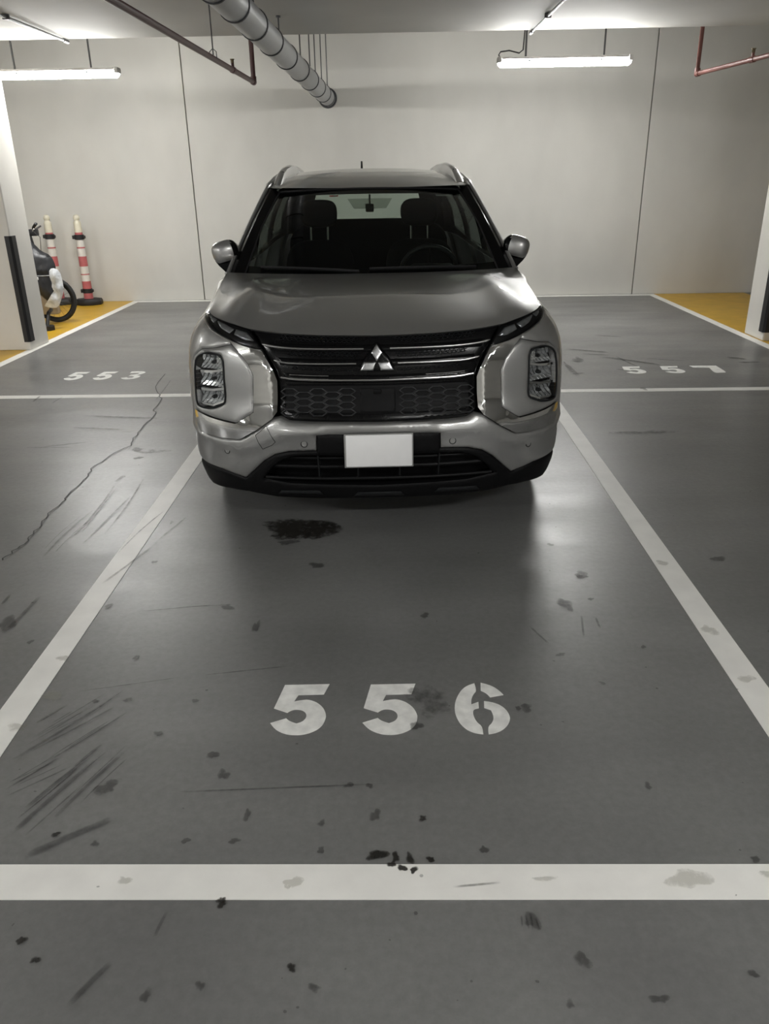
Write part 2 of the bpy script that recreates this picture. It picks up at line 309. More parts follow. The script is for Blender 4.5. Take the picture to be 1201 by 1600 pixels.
BLOBS=[(-0.491,3.616,0.170,0.140),(-0.377,3.204,0.029,0.033),(-0.542,3.457,0.044,0.029),(-0.443,1.387,0.010,0.007),(-0.440,1.374,0.005,0.003),(-0.062,1.527,0.025,0.017),(-0.015,1.520,0.010,0.015),(-0.025,1.496,0.008,0.008),(0.001,1.485,0.012,0.010),(0.022,1.516,0.011,0.017),(0.032,1.479,0.008,0.008),(0.075,1.512,0.009,0.008),(0.059,1.653,0.011,0.012),(-0.091,1.780,0.009,0.008),(-0.072,1.665,0.014,0.022),(-0.057,1.527,0.013,0.012),(-0.888,1.276,0.009,0.011),(-0.834,1.227,0.007,0.005),(-0.248,1.209,0.005,0.003),(-0.528,1.829,0.017,0.022),(-0.579,1.914,0.016,0.018),(-0.777,2.018,0.012,0.013),(-0.863,1.774,0.030,0.027),(-0.938,1.597,0.007,0.010),(-0.818,1.564,0.007,0.011),(-0.578,1.575,0.010,0.006),(-0.447,1.574,0.014,0.009),(-0.557,1.144,0.012,0.015),(-0.444,1.165,0.010,0.012),(-0.193,1.161,0.013,0.010),(-0.429,1.666,0.009,0.019),(-0.151,1.783,0.011,0.013),(-0.219,1.635,0.011,0.012),(-0.212,1.542,0.008,0.008),(0.420,2.142,0.019,0.021),(0.392,2.139,0.010,0.010),(0.808,3.097,0.025,0.031),(0.686,2.831,0.027,0.048),(0.808,3.073,0.020,0.018),(0.102,2.745,0.018,0.020),(0.595,2.457,0.015,0.013),(0.705,2.277,0.011,0.011),(0.913,2.506,0.009,0.008),(0.801,2.872,0.011,0.011),(1.469,3.239,0.029,0.027),(0.730,3.404,0.016,0.014),(0.098,2.186,0.065,0.080),(0.051,2.052,0.017,0.022),(0.217,1.543,0.010,0.013),(0.310,1.330,0.016,0.024),(0.405,1.228,0.017,0.019),(0.549,1.138,0.019,0.010),(0.713,1.775,0.011,0.013),(0.910,1.511,0.013,0.006),(0.356,1.127,0.007,0.008),(0.772,1.196,0.008,0.006),(-0.712,2.822,0.024,0.022),(-1.216,2.839,0.016,0.017),(-1.184,3.712,0.010,0.017),(-1.142,3.250,0.012,0.014),(-0.569,2.669,0.012,0.044),(-0.982,2.455,0.010,0.013),(-1.427,2.565,0.012,0.014),(-1.038,2.187,0.011,0.011),(-1.582,2.705,0.037,0.050),(-1.737,4.934,0.035,0.042),(-1.617,4.890,0.086,0.041),(-1.676,4.762,0.026,0.026),(1.698,5.203,0.208,0.044),(1.758,7.577,0.049,0.118),(2.051,6.418,0.026,0.043),(-0.930,2.194,0.018,0.010),(-0.698,2.188,0.009,0.011),]
STREAKS=[(-0.968,2.241,-1.216,1.862,0.010),(-0.931,2.197,-1.163,1.920,0.007),(-0.903,2.141,-1.098,1.862,0.006),(-0.953,2.267,-1.070,2.042,0.004),(-0.929,1.985,-0.995,1.848,0.008),(-0.841,1.963,-0.974,1.632,0.011),(-0.922,1.919,-1.075,1.564,0.014),(-0.957,1.904,-1.070,1.667,0.009),(-1.042,1.919,-1.165,1.755,0.008),(-0.774,1.674,-1.008,1.511,0.023),(-0.986,1.876,-1.153,1.729,0.006),(-1.544,2.943,-1.567,2.608,0.013),(-1.681,2.956,-1.679,2.845,0.011),(-1.122,2.177,-1.203,2.059,0.008),(-1.648,3.959,-1.689,3.253,0.010),(-1.677,4.362,-1.635,3.462,0.010),(-1.536,4.447,-1.486,3.535,0.008),(-1.511,4.199,-1.559,3.388,0.009),(-1.115,3.812,-1.204,3.454,0.010),(-1.183,3.491,-1.327,2.997,0.012),(-1.256,3.904,-1.348,3.314,0.007),(-1.663,4.450,-1.686,4.308,0.020),(-3.015,6.434,-2.988,6.184,0.016),(-2.803,6.382,-2.811,6.136,0.011),(-0.747,2.849,-1.118,2.785,0.005),(-0.674,2.848,-0.864,2.829,0.005),(-0.361,2.399,-0.743,2.331,0.006),(-0.744,2.335,-1.166,2.232,0.004),(-0.011,1.790,-0.697,1.753,0.006),(0.569,2.518,0.502,2.680,0.008),(0.786,2.726,0.783,2.629,0.008),(0.735,2.752,0.703,2.561,0.007),(0.294,1.347,0.297,1.304,0.004),(0.307,1.351,0.305,1.302,0.004),(0.285,1.347,0.282,1.309,0.003),(0.317,1.337,0.321,1.304,0.003),(2.810,7.458,2.373,7.630,0.012),(2.159,7.765,2.252,7.210,0.018),(1.605,7.527,1.607,7.383,0.012),(1.458,5.211,1.915,5.195,0.011),(-2.564,5.002,-2.166,4.989,0.009),(-2.058,7.044,-1.976,6.140,0.008),(0.260,1.440,0.115,1.424,0.006),(-0.565,1.365,-0.579,1.278,0.008),(-0.653,1.229,-0.723,1.110,0.014),]
CRACK=[(-2.166,7.179),(-2.114,6.683),(-2.028,6.454),(-1.947,6.281),(-1.919,5.945),(-1.867,5.814),(-1.865,5.587),(-1.853,5.391),(-1.847,5.192),(-1.806,5.019),(-1.845,4.938),(-1.886,4.743),(-1.916,4.561),(-1.881,4.422),(-1.882,4.239),(-1.883,4.059),(-1.875,4.011),(-1.89,3.847),(-1.878,3.743),(-1.853,3.652),(-1.861,3.542),(-1.844,3.481),(-1.856,3.408),(-1.874,3.324),(-1.866,3.256)]

F0 = [((x+0.335)/0.275, (y-2.009)/0.275) for x, y in FIVE]                    # unit-height digits about their own centre
S0 = [[((x-0.270)/0.275, (y-2.009)/0.275) for x, y in q] for q in SIX]
T0 = [(-0.30, 0.98), (0.05, 1.0), (0.24, 0.95), (0.32, 0.82), (0.27, 0.66), (0.10, 0.53), (0.28, 0.43), (0.31, 0.25), (0.20, 0.08), (-0.02, 0.0), (-0.25, 0.04), (-0.38, 0.20), (-0.20, 0.27), (-0.08, 0.18), (0.06, 0.21), (0.08, 0.33), (-0.02, 0.41), (-0.18, 0.42), (-0.15, 0.58), (0.0, 0.60), (0.10, 0.70), (0.06, 0.80), (-0.07, 0.82), (-0.28, 0.77)]
V0 = [(-0.48, 1.0), (0.38, 0.98), (0.36, 0.10), (0.30, 0.02), (0.02, 0.0), (-0.04, 0.08), (0.06, 0.70), (-0.44, 0.76)]
def round_curves(q):
    out = []; n = len(q)
    for i in range(n):
        a, b, c = Vector(q[i-1]), Vector(q[i]), Vector(q[(i+1) % n])
        if (b-a).angle(c-b) > math.radians(48): out.append(q[i])
        else: out += [tuple(b.lerp(a, 0.28)), tuple(b.lerp(c, 0.28))]
    return out
def number(x, y, h, step, shapes, label, shear=0.0, wx=1.0):
    e = tag(empty('painted_number', (x, y, 0)), label, 'number', 'bay numbers on the floor')
    for i, sh in enumerate(shapes):
        b = MB(); polys = sh if isinstance(sh[0], list) else [sh]
        for q in map(lambda k: round_curves(round_curves(k)), polys): b.prism([(step[i]+(p[0]*wx+p[1]*shear)*h, p[1]*h) for p in q], 0.0003, 0.0016)
        b.build('digit', 'digit', e, smooth=False)
    return e
number(0, 2.009, 0.275, (-0.335, -0.034, 0.270), (F0, F0, S0), 'large white stencilled number 556 on the floor in front of the car')
number(-2.72, 6.985, 0.335, (-0.275, -0.005, 0.27), (F0, F0, T0), 'white number 553 on the floor of the bay left of the car', 0.0, 0.72)
number(2.50, 6.975, 0.30, (-0.33, 0.02, 0.36), (F0, F0, V0), 'white number 557 on the floor of the bay right of the car', 0.0, 0.95)

# ---- dirt, oil and tyre marks: thin films on the floor, parts of it
def film(name, verts, faces, cover, m, z):
    me = bpy.data.meshes.new(name); me.from_pydata([(x, y, z) for x, y in verts], [], faces); me.materials.append(M[m])
    at = me.attributes.new('cover', 'FLOAT', 'POINT')
    for i, c in enumerate(cover): at.data[i].value = c
    return link(name, me, floor)
def blob(x, y, rx, ry, m, z=0.0030, amp=0.35, full=1.0):
    n = 22; ph = [random.uniform(0, 6.28) for _ in range(5)]; V = [(x, y)]; C = [full]
    for ring, (k, c) in enumerate(((0.55, full), (1.0, full*0.62), (1.18, 0.0))):
        for i in range(n):
            t = 2*math.pi*i/n
            r = 1 + amp*sum(math.sin((j+2)*t+ph[j])/(j+1.6) for j in range(5))
            V.append((x+rx*k*r*math.cos(t), y+ry*k*r*math.sin(t))); C.append(c)
    F = [(0, 1+i, 1+(i+1) % n) for i in range(n)]
    for g in range(2):
        a = 1+g*n
        F += [(a+i, a+n+i, a+n+(i+1) % n, a+(i+1) % n) for i in range(n)]
    return film('floor_stain', V, F, C, m, z)
BIG_OIL = {0, 3, 4, 5, 6, 7, 8, 9, 10, 11, 12, 16, 17, 18, 23}
for i, (x, y, rx, ry) in enumerate(BLOBS):
    dark = i in BIG_OIL
    b = blob(x, y, max(rx, 0.010), max(ry, 0.010), 'oil' if dark else 'dirt', 0.0030+i*1e-5, 0.22 if i == 0 else 0.35, 1.0 if i == 0 or rx < 0.05 else 0.70)
    if i == 0: b['label'] = 'large dark oil stain'
def strip(pts, w, m, name, z, taper=True):
    V = []; C = []; F = []; n = len(pts)
    for i, p in enumerate(pts):
        p = Vector(p); d = (Vector(pts[min(i+1, n-1)])-Vector(pts[max(i-1, 0)])).normalized(); q = Vector((-d.y, d.x))
        t = i/(n-1); e = min(1, 4*t, 4*(1-t)) if taper else 1
        for k, c in ((-1, 0.0), (-0.45, 1.0), (0.45, 1.0), (1, 0.0)):
            V.append(tuple(p+q*k*w)); C.append(c*e if taper else 1.0)
    for i in range(n-1):
        for k in range(3): F.append((i*4+k, i*4+k+1, (i+1)*4+k+1, (i+1)*4+k))
    return film(name, V, F, C, m, z)
EXTRA = [(1.695,8.150,2.191,7.889,0.052),(1.972,7.776,2.509,7.277,0.058),(1.835,7.879,2.159,7.765,0.037),(2.197,8.887,2.517,8.747,0.030),(1.600,7.498,1.614,6.856,0.042),(2.129,7.083,2.006,7.169,0.021),(3.184,7.643,3.378,7.512,0.070),(3.202,7.378,3.448,7.393,0.045),(-0.109,6.261,0.424,6.407,0.017),(1.556,6.985,1.709,7.028,0.030),(-2.446,5.477,-1.947,5.395,0.020),(-2.417,5.782,-1.743,5.668,0.029),(-2.431,4.998,-2.085,5.127,0.017)]
for k in (0, 1, 2, 4, 5, 6, 7, 8, 10, 13, 14, 15):
    xa, ya, xb, yb, w = STREAKS[k]
    for j in range(2):
        o, a, b = random.uniform(-0.05, 0.05), random.uniform(0, 0.3), random.uniform(0.7, 1.0)
        EXTRA.append((xa+(xb-xa)*a+o, ya+(yb-ya)*a-o*0.6, xa+(xb-xa)*b+o, ya+(yb-ya)*b-o*0.6, w*random.uniform(0.25, 0.6)))
for i, (xa, ya, xb, yb, w) in enumerate(STREAKS+EXTRA):
    nx = random.uniform(-0.03, 0.03); pts = []
    for k in range(11):
        t = k/10; pts.append((xa+(xb-xa)*t+nx*math.sin(math.pi*t)*abs(yb-ya), ya+(yb-ya)*t))
    strip(pts, max(0.003, w*0.8), 'scuff', 'tyre_mark', 0.0034+i*1e-5)
cr = []
for i in range(len(CRACK)-1):
    for k in range(3):
        t = k/3; cr.append((CRACK[i][0]*(1-t)+CRACK[i+1][0]*t+(random.uniform(-.012, .012) if k else 0), CRACK[i][1]*(1-t)+CRACK[i+1][1]*t))
strip(cr, 0.0035, 'crack', 'crack', 0.0040, False)['label'] = 'thin dark crack in the floor coating'
V = []; F = []; C = []                                      # tiny flecks nobody could count
for k in range(260):
    x = random.uniform(-3.4, 3.4); y = 0.75+5.5*random.random()**1.4; r = random.uniform(0.002, 0.006); n = len(V); a = random.uniform(0, 6.28); e = random.uniform(0.4, 1)
    for j in range(6):
        t = j*math.pi/3; V.append((x+r*math.cos(t)*math.cos(a)-r*e*math.sin(t)*math.sin(a), y+r*math.cos(t)*math.sin(a)+r*e*math.sin(t)*math.cos(a))); C.append(1.2)
    F.append(tuple(range(n, n+6)))
tag(film('dirt_specks', V, F, C, 'dirt', 0.0046), kind='stuff')
for (x, y, rx, ry) in ((-0.27, 1.44, .022, .016), (-0.285, 1.425, .008, .006), (-0.70, 1.445, .016, .012), (-1.20, 2.22, .03, .03), (-1.25, 2.05, .03, .02), (-1.255, 2.45, .02, .02), (0.36, 1.45, .035, .006), (0.93, 1.46, .03, .012), (1.06, 1.43, .025, .012), (1.20, 3.2, .03, .02), (1.20, 2.62, .03, .03), (1.21, 2.3, .03, .02), (0.72, 1.45, .05, .03), (-1.05, 1.455, .02, .012), (1.15, 1.43, .03, .03)):
    blob(x, y, rx, ry, 'linegrime', 0.0042, 0.3)

# ------------------------------------------------------------------ fluorescent fittings
def light_fitting(x, y, z, label, group, top, tilt=0.0, wire=False, conduit=None):
    e = tag(empty('fluorescent_light', (x, y, z), tilt), label, 'ceiling light', group)
    h = 0.685
    prof = [(-0.050, 0.030), (-0.046, 0.040), (-0.034, 0.054), (0.034, 0.054), (0.046, 0.040), (0.050, 0.030)]
    MB().sweep_loop([[(xx, a, b) for a, b in prof] for xx in (-h, h)]).build('housing', 'fixture', e)
    dp = [(0.056*math.cos(t), 0.006+0.050*math.sin(t)) for t in [math.radians(167+206*k/16) for k in range(17)]]
    MB().sweep_loop([[(xx, a*s, 0.012+(b-0.012)*s) for a, b in dp] for xx, s in ((-h-0.012, 0.6), (-h+0.012, 0.97), (h-0.012, 0.97), (h+0.012, 0.6))]).build('diffuser', 'diffuser', e)
    for s in (-1, 1):
        MB().box((s*h-0.022, -0.062, -0.002), (s*h+0.022, 0.062, 0.056), 0.01).build('end_cap', 'fixture', e)
        MB().box((s*h*0.55-0.014, -0.066, 0.004), (s*h*0.55+0.014, 0.066, 0.020), 0.003, 1).build('clip', 'steel', e)
        MB().tube([(s*0.41, 0, 0.05), (s*0.41, 0, top-z)], 0.011 if s < 0 else 0.010, 8).build('hanger_rod', 'steel', e)
    if wire:
        pts = [(-h+0.02, 0.0, 0.045), (-h-0.01, 0, 0.075), (-h+0.01, 0, 0.105), (-h+0.10, 0, 0.115), (-0.48, 0, 0.090), (-0.44, 0.0, 0.12), (-0.43, 0, 0.30), (-0.42, 0, top-z)]
        MB().tube(pts, 0.007, 8).build('power_cable', 'cable', e)
    return e
light_fitting(1.79, 9.45, 2.762, 'lit fluorescent batten hanging right of the car, cable looped at its end', 'fluorescent battens', ZC, wire=True)
light_fitting(-3.64, 9.45, 2.735, 'lit fluorescent batten hanging at upper left above the bicycle', 'fluorescent battens', ZC)
for (x, y, lab) in ADDED_LAMPS:
    light_fitting(x, y, 2.80, lab, 'fluorescent battens', ZS)

# ------------------------------------------------------------------ ventilation duct along the ceiling
dA, dB = Vector((-1.19, 1.5, 2.76)), Vector((-0.935, 12.245, 2.715))
d0 = tag(MB().tube([dA.lerp(dB, i/24) for i in range(25)], 0.105, 28).build('ventilation_duct', 'galv'), 'round galvanised ventilation duct running under the ceiling to the back wall', 'duct')
def dpt(y): t = (y-dA.y)/(dB.y-dA.y); return dA.lerp(dB, t)
dd = (dB-dA).normalized()
for y in (1.9, 2.9, 3.9, 4.9, 5.55, 6.15, 6.85, 7.6, 8.45, 9.35, 10.2, 10.95, 11.6, 12.1):
    p = dpt(y); MB().tube([p-dd*0.014, p-dd*0.010, p+dd*0.010, p+dd*0.014], [0.1055, 0.113, 0.113, 0.1055], 28).build('clamp_ring', 'clamp', d0)
for y in (2.4, 4.4, 6.9, 8.1):
    p = dpt(y); MB().tube([(p.x, p.y, p.z+0.10), (p.x, p.y, ZS)], 0.007, 8).tube([(p.x, p.y, ZS-0.012), (p.x, p.y, ZS)], 0.022, 10).build('hanger_rod', 'steel', d0)
for y, dx in ((9.35, 0.02), (10.15, 0.02), (10.85, 0.0), (11.25, 0.03), (11.75, 0.05)):
    p = dpt(y); MB().tube([(p.x+dx, p.y, p.z+0.09), (p.x+dx, p.y, ZC)], 0.007, 8).build('hanger_rod', 'steel', d0)
MB().tube([dB-dd*0.03, dB-dd*0.002], [0.125, 0.13], 28).build('wall_collar', 'clamp', d0)

# ------------------------------------------------------------------ sprinkler pipes
def sprinkler_pipe(pts, m, r, label, heads, rods):
    P = [Vector(p) for p in pts]
    o = tag(MB().tube(P, r, 14).build('sprinkler_pipe', m), label, 'pipe', 'sprinkler pipes')
    for i in range(1, len(P)-1):
        a = (P[i]-(P[i]-P[i-1]).normalized()*0.05, P[i], P[i]+(P[i+1]-P[i]).normalized()*0.05)
        MB().ellipsoid(P[i], (r*1.35,)*3, 1, 14, 8).tube([a[0], a[1]], r*1.3, 14).tube([a[1], a[2]], r*1.3, 14).build('elbow', m, o)
    for h in heads:
        p = P[0].lerp(P[1], h)
        b = MB().tube([p-(P[1]-P[0]).normalized()*0.035, p+(P[1]-P[0]).normalized()*0.035], r*1.25, 14).tube([p, p+Vector((0, 0, 0.055))], r*0.6, 10); b.build('tee', m, o)
        MB().tube([p+Vector((0, 0, 0.05)), p+Vector((0, 0, 0.085))], 0.009, 8).tube([p+Vector((0, 0, 0.083)), p+Vector((0, 0, 0.088))], 0.021, 12).tube([p+Vector((-.012, 0, 0.055)), p+Vector((-.012, 0, 0.085))], 0.003, 6).tube([p+Vector((.012, 0, 0.055)), p+Vector((.012, 0, 0.085))], 0.003, 6).build('sprinkler_head', 'brass', o)
    for h in rods:
        p = P[0].lerp(P[1], h)
        MB().tube([p+Vector((0, 0, r)), (p.x, p.y, ZS)], 0.006, 8).tube([p+Vector((-r-.004, 0, 0)), p+Vector((-r-.004, 0, 0.05)), p+Vector((0, 0, 0.075)), p+Vector((r+.004, 0, 0.05)), p+Vector((r+.004, 0, 0))], 0.004, 6).build('hanger_rod', 'steel', o)
    return o
sprinkler_pipe([(-1.72, 1.6, 2.595), (-1.455, 9.12, 2.595), (-1.455, 9.12, ZC)], 'redpipe', 0.024, 'dark red sprinkler pipe left of the duct, turning up at its end', (0.875,), (0.22, 0.78))
sprinkler_pipe([(3.62, 5.6, 2.595), (3.085, 9.12, 2.595), (3.085, 9.12, ZC)], 'pinkpipe', 0.022, 'faded red sprinkler pipe at upper right, turning up at its end', (0.72,), (0.3,))

# ------------------------------------------------------------------ conduits under the slab
def conduit(pts, label, clips):
    P = [Vector(p) for p in pts]; o = tag(MB().tube(P, 0.013, 10).build('conduit', 'conduit'), label, 'conduit', 'conduits on the ceiling')
    for c in clips:
        p = P[0].lerp(P[1], c); MB().box((p.x-0.03, p.y-0.012, p.z-0.017), (p.x+0.03, p.y+0.012, ZS-0.001), 0.003, 1).build('clip', 'steel', o)
    d = (P[1]-P[0]).normalized(); MB().tube([P[1]-d*0.10, P[1]+d*0.01], 0.019, 10).build('end_fitting', 'steel', o)
conduit([(-3.50, 2.0, 2.977), (-3.30, 9.06, 2.977)], 'grey metal conduit on the ceiling at upper left', (0.3, 0.6, 0.82))
conduit([(1.50, 2.0, 2.977), (1.365, 9.06, 2.977)], 'grey metal conduit on the ceiling leading to the right light', (0.3, 0.6, 0.88))

# ------------------------------------------------------------------ the car: curved shell
# ---- car shell: plan curve wrapped from the nose around to the tail, parameter s = arc length
PLAN=np.array([(0,0),(.15,.003),(.30,.010),(.46,.026),(.60,.055),(.715,.100),(.80,.160),(.862,.235),(.900,.325),(.922,.44),(.932,.58),(.937,.78),
 (.938,1.0),(.938,1.4),(.936,2.2),(.931,3.0),(.928,3.7),(.915,4.1),(.885,4.38),(.82,4.56),(.70,4.66),(.5,4.70),(.25,4.71),(0,4.71)])
def _catmull(P,n=14):
    Q=np.vstack([[2*P[0]-P[1]],P,[2*P[-1]-P[-2]]]); Q[0]=(-P[1][0],P[1][1]); Q[-1]=(-P[-2][0],P[-2][1]); out=[]
    for i in range(1,len(Q)-2):
        p0,p1,p2,p3=Q[i-1:i+3]
        # centripetal
        def dt(a,b): return max(1e-6,np.linalg.norm(b-a)**.5)
        t0=0;t1=t0+dt(p0,p1);t2=t1+dt(p1,p2);t3=t2+dt(p2,p3)
        for k in range(n):
            t=t1+(t2-t1)*k/n
            A1=(t1-t)/(t1-t0)*p0+(t-t0)/(t1-t0)*p1;A2=(t2-t)/(t2-t1)*p1+(t-t1)/(t2-t1)*p2;A3=(t3-t)/(t3-t2)*p2+(t-t2)/(t3-t2)*p3
            B1=(t2-t)/(t2-t0)*A1+(t-t0)/(t2-t0)*A2;B2=(t3-t)/(t3-t1)*A2+(t-t1)/(t3-t1)*A3
            out.append((t2-t)/(t2-t1)*B1+(t-t1)/(t2-t1)*B2)
    out.append(P[-1]); return np.array(out)
PC=_catmull(PLAN); _d=np.linalg.norm(np.diff(PC,axis=0),axis=1); PS=np.concatenate([[0],np.cumsum(_d)]); SMAX=PS[-1]
PT=np.gradient(PC,PS,axis=0); PT/=np.linalg.norm(PT,axis=1)[:,None]
DFw=[.10,.16,.22,.30,.40,.48,.56,.60,.64,.70,.80,.90,.97,1.02,1.06,1.12,1.3]
DFd=[.20,.150,.095,.055,.022,.006,0,.0,.012,.030,.045,.062,.085,.115,.150,.23,.5]
DSw=[.10,.18,.28,.38,.5,.75,.85,.93,1.0,1.05,1.10,1.3]
DSd=[.10,.07,.03,.006,.0,.0,.006,.022,.055,.095,.150,.42]
DMw=[.10,.18,.28,.38,.5,.75,.9,1.0,1.10,1.2,1.3]
DMd=[.10,.07,.03,.006,.0,.0,.008,.025,.055,.10,.15]
def lin(x,X,Y): return float(np.interp(x,X,Y))
def hermite_table(X,Y):
    X=np.array(X);Y=np.array(Y);m=np.gradient(Y,X)
    def f(x):
        if x<=X[0]: return float(Y[0]+(x-X[0])*m[0])
        if x>=X[-1]: return float(Y[-1]+(x-X[-1])*m[-1])
        i=int(np.searchsorted(X,x))-1;h=X[i+1]-X[i];t=(x-X[i])/h
        return float((2*t**3-3*t*t+1)*Y[i]+(t**3-2*t*t+t)*h*m[i]+(-2*t**3+3*t*t)*Y[i+1]+(t**3-t*t)*h*m[i+1])
    return f
DF=hermite_table(DFw,DFd); DS=hermite_table(DSw,DSd); DM=hermite_table(DMw,DMd)
def shell(s,w,off=0.0):
    """signed arc length s, height w -> car-space point (u,v,w)"""
    a=abs(s); sg=-1 if s<0 else 1
    u=np.interp(a,PS,PC[:,0]); v=np.interp(a,PS,PC[:,1]); tx=np.interp(a,PS,PT[:,0]); ty=np.interp(a,PS,PT[:,1])
    l=math.hypot(tx,ty); nx,ny=ty/l,-tx/l           # outward normal
    fr=max(0.0,min(1.0,(1.05-a)/0.55)); fr=fr*fr*(3-2*fr)
    md=max(0.0,min(1.0,(a-1.25)/0.75)); md=md*md*(3-2*md)
    d=fr*DF(w)+(1-fr)*((1-md)*DS(w)+md*DM(w))-off
    return (sg*(u-nx*d), v-ny*d, w)

CAR = tag(empty('car', (-0.088, 3.405, 0.0), 0.040), 'silver SUV with black grille and chrome front trim parked facing the viewer', 'car')
def inside(pt, poly):
    x, y = pt; c = False; n = len(poly); j = n-1
    for i in range(n):
        xi, yi = poly[i]; xj, yj = poly[j]
        if (yi > y) != (yj > y) and x < (xj-xi)*(y-yi)/(yj-yi)+xi: c = not c
        j = i
    return c
def densify(poly, step):
    out = []
    for i in range(len(poly)):
        a = np.array(poly[i]); b = np.array(poly[(i+1) % len(poly)]); k = max(1, int(math.ceil(np.linalg.norm(b-a)/step)))
        for t in range(k): out.append(tuple(a+(b-a)*t/k))
    return out
def smooth_poly(poly, it=1):
    for _ in range(it):
        out = []
        for i in range(len(poly)):
            a = np.array(poly[i]); b = np.array(poly[(i+1) % len(poly)]); out += [tuple(a*.75+b*.25), tuple(a*.25+b*.75)]
        poly = out
    return poly
def dist_to(p, loops):
    best = np.full(len(p), 9.0)
    for l in loops:
        A = np.array(l); B = np.roll(A, -1, axis=0)
        for a, b in zip(A, B):
            d = b-a; t = np.clip(((p-a)@d)/max(1e-12, d@d), 0, 1); best = np.minimum(best, np.hypot(*(p-(a+t[:, None]*d)).T))
    return best
def panel(name, outline, m, parent, f=shell, off=0.0, depth=0.03, step=0.025, holes=(), rnd=0.006, rr=0.014, offf=None, mirror=False, lines=()):
    """a formed sheet on a curved surface f(a, b, offset): tessellated outline, rolled edges, returned rim"""
    if mirror: outline = [(-a, b) for a, b in outline]; holes = [[(-a, b) for a, b in h] for h in holes]; lines = [[(-a, b) for a, b in l] for l in lines]
    loops = [densify(outline, step)] + [densify(h, step) for h in holes]
    P = []; E = []
    for l in loops:
        n = len(P); P += l; E += [(n+i, n+(i+1) % len(l)) for i in range(len(l))]
    for l in lines:
        n = len(P); q = []
        for i in range(len(l)-1):
            a = np.array(l[i]); b = np.array(l[i+1]); k = max(1, int(np.linalg.norm(b-a)/step)); q += [tuple(a+(b-a)*t/k) for t in range(k)]
        q.append(l[-1]); P += q; E += [(n+i, n+i+1) for i in range(len(q)-1)]
    X = [p[0] for p in loops[0]]; Yv = [p[1] for p in loops[0]]
    cand = np.array([(x + (0.5*step if j % 2 else 0), y) for j, y in enumerate(np.arange(min(Yv), max(Yv), step*0.87)) for x in np.arange(min(X), max(X), step)])
    if len(cand):
        dd_ = dist_to(cand, loops); cand = cand[dd_ > 0.45*step]
        for c in cand:
            if inside(c, loops[0]) and not any(inside(c, h) for h in loops[1:]): P.append(tuple(c))
    if rnd:                                                    # extra ring just inside the edges, for the rolled lip
        ring = []
        for l in loops:
            A = np.array(l); T = np.roll(A, -1, 0)-np.roll(A, 1, 0); T /= np.maximum(1e-9, np.linalg.norm(T, axis=1))[:, None]
            for s in (1, -1):
                for k in (0.35, 0.8): ring += list(map(tuple, A+s*k*rr*np.stack([-T[:, 1], T[:, 0]], 1)))
        ring = np.array(ring); dr = dist_to(ring, loops); ring = ring[dr > 0.28*rr]
        for c in ring:
            if inside(c, loops[0]) and not any(inside(c, h) for h in loops[1:]): P.append(tuple(c))
    V2, _, F2, *_ = delaunay_2d_cdt([Vector(p) for p in P], E, [], 0, 1e-5)
    V2 = np.array([tuple(v) for v in V2]); keep = []
    for t in F2:
        c = V2[list(t)].mean(0)
        if inside(c, loops[0]) and not any(inside(c, h) for h in loops[1:]): keep.append(tuple(t))
    D = dist_to(V2, loops); OFF = []
    for (a, b), d in zip(V2, D):
        o = off + (offf(a, b, d) if offf else 0.0)
        if rnd and d < rr: o -= rnd*(1-math.sqrt(max(0, 1-(1-d/rr)**2)))
        OFF.append(o)
    V = [f(a, b, o) for (a, b), o in zip(V2, OFF)]
    # orientation: normals must point away from the surface's inside
    flip = 0
    for t in keep[:60]:
        p = [np.array(V[i]) for i in t]; n = np.cross(p[1]-p[0], p[2]-p[0])
        o = np.array(f(*V2[t[0]], OFF[t[0]]+0.01))-p[0]; flip += 1 if n@o > 0 else -1
    if flip < 0: keep = [t[::-1] for t in keep]
    if depth:
        cnt = {}
        for t in keep:
            for i in range(3):
                e = (t[i], t[(i+1) % 3]); cnt[e] = 1
        bd = [e for e in cnt if (e[1], e[0]) not in cnt]; idx = {}
        for e in bd:
            for i in e:
                if i not in idx: idx[i] = len(V); V.append(f(*V2[i], OFF[i]-depth))
        keep += [(b, a, idx[a], idx[b]) for a, b in bd]
    used = sorted({i for t in keep for i in t}); mp = {k: j for j, k in enumerate(used)}
    return mesh(name, [V[i] for i in used], [tuple(mp[i] for i in t) for t in keep], m, parent, True, 50)
def pair(name, outline, m, parent, **k):
    return panel(name, outline, m, parent, **k), panel(name, outline, m, parent, mirror=True, **k)
def sym(half):                                                # closed outline from its left half (centre to centre)
    return half + [(-a, b) for a, b in reversed(half) if abs(a) > 1e-4]
def bar_on(line, r, off, both=True, seg=8):
    pts = [shell(a, b, off) for a, b in line]
    return pts
def spline(pts, n=6):
    P = [np.array(p, float) for p in pts]; P = [2*P[0]-P[1]]+P+[2*P[-1]-P[-2]]; out = []
    for i in range(1, len(P)-2):
        for k in range(n):
            t = k/n; out.append(tuple(0.5*((2*P[i])+(-P[i-1]+P[i+1])*t+(2*P[i-1]-5*P[i]+4*P[i+1]-P[i+2])*t*t+(-P[i-1]+3*P[i]-3*P[i+1]+P[i+2])*t**3)))
    out.append(tuple(P[-2])); return out
def s_at(v, side=True):                                       # arc length where the plan curve reaches v on the flank
    i = int(np.argmax(PC[:, 1] >= v)); return float(np.interp(v, [PC[i-1, 1], PC[i, 1]], [PS[i-1], PS[i]]))

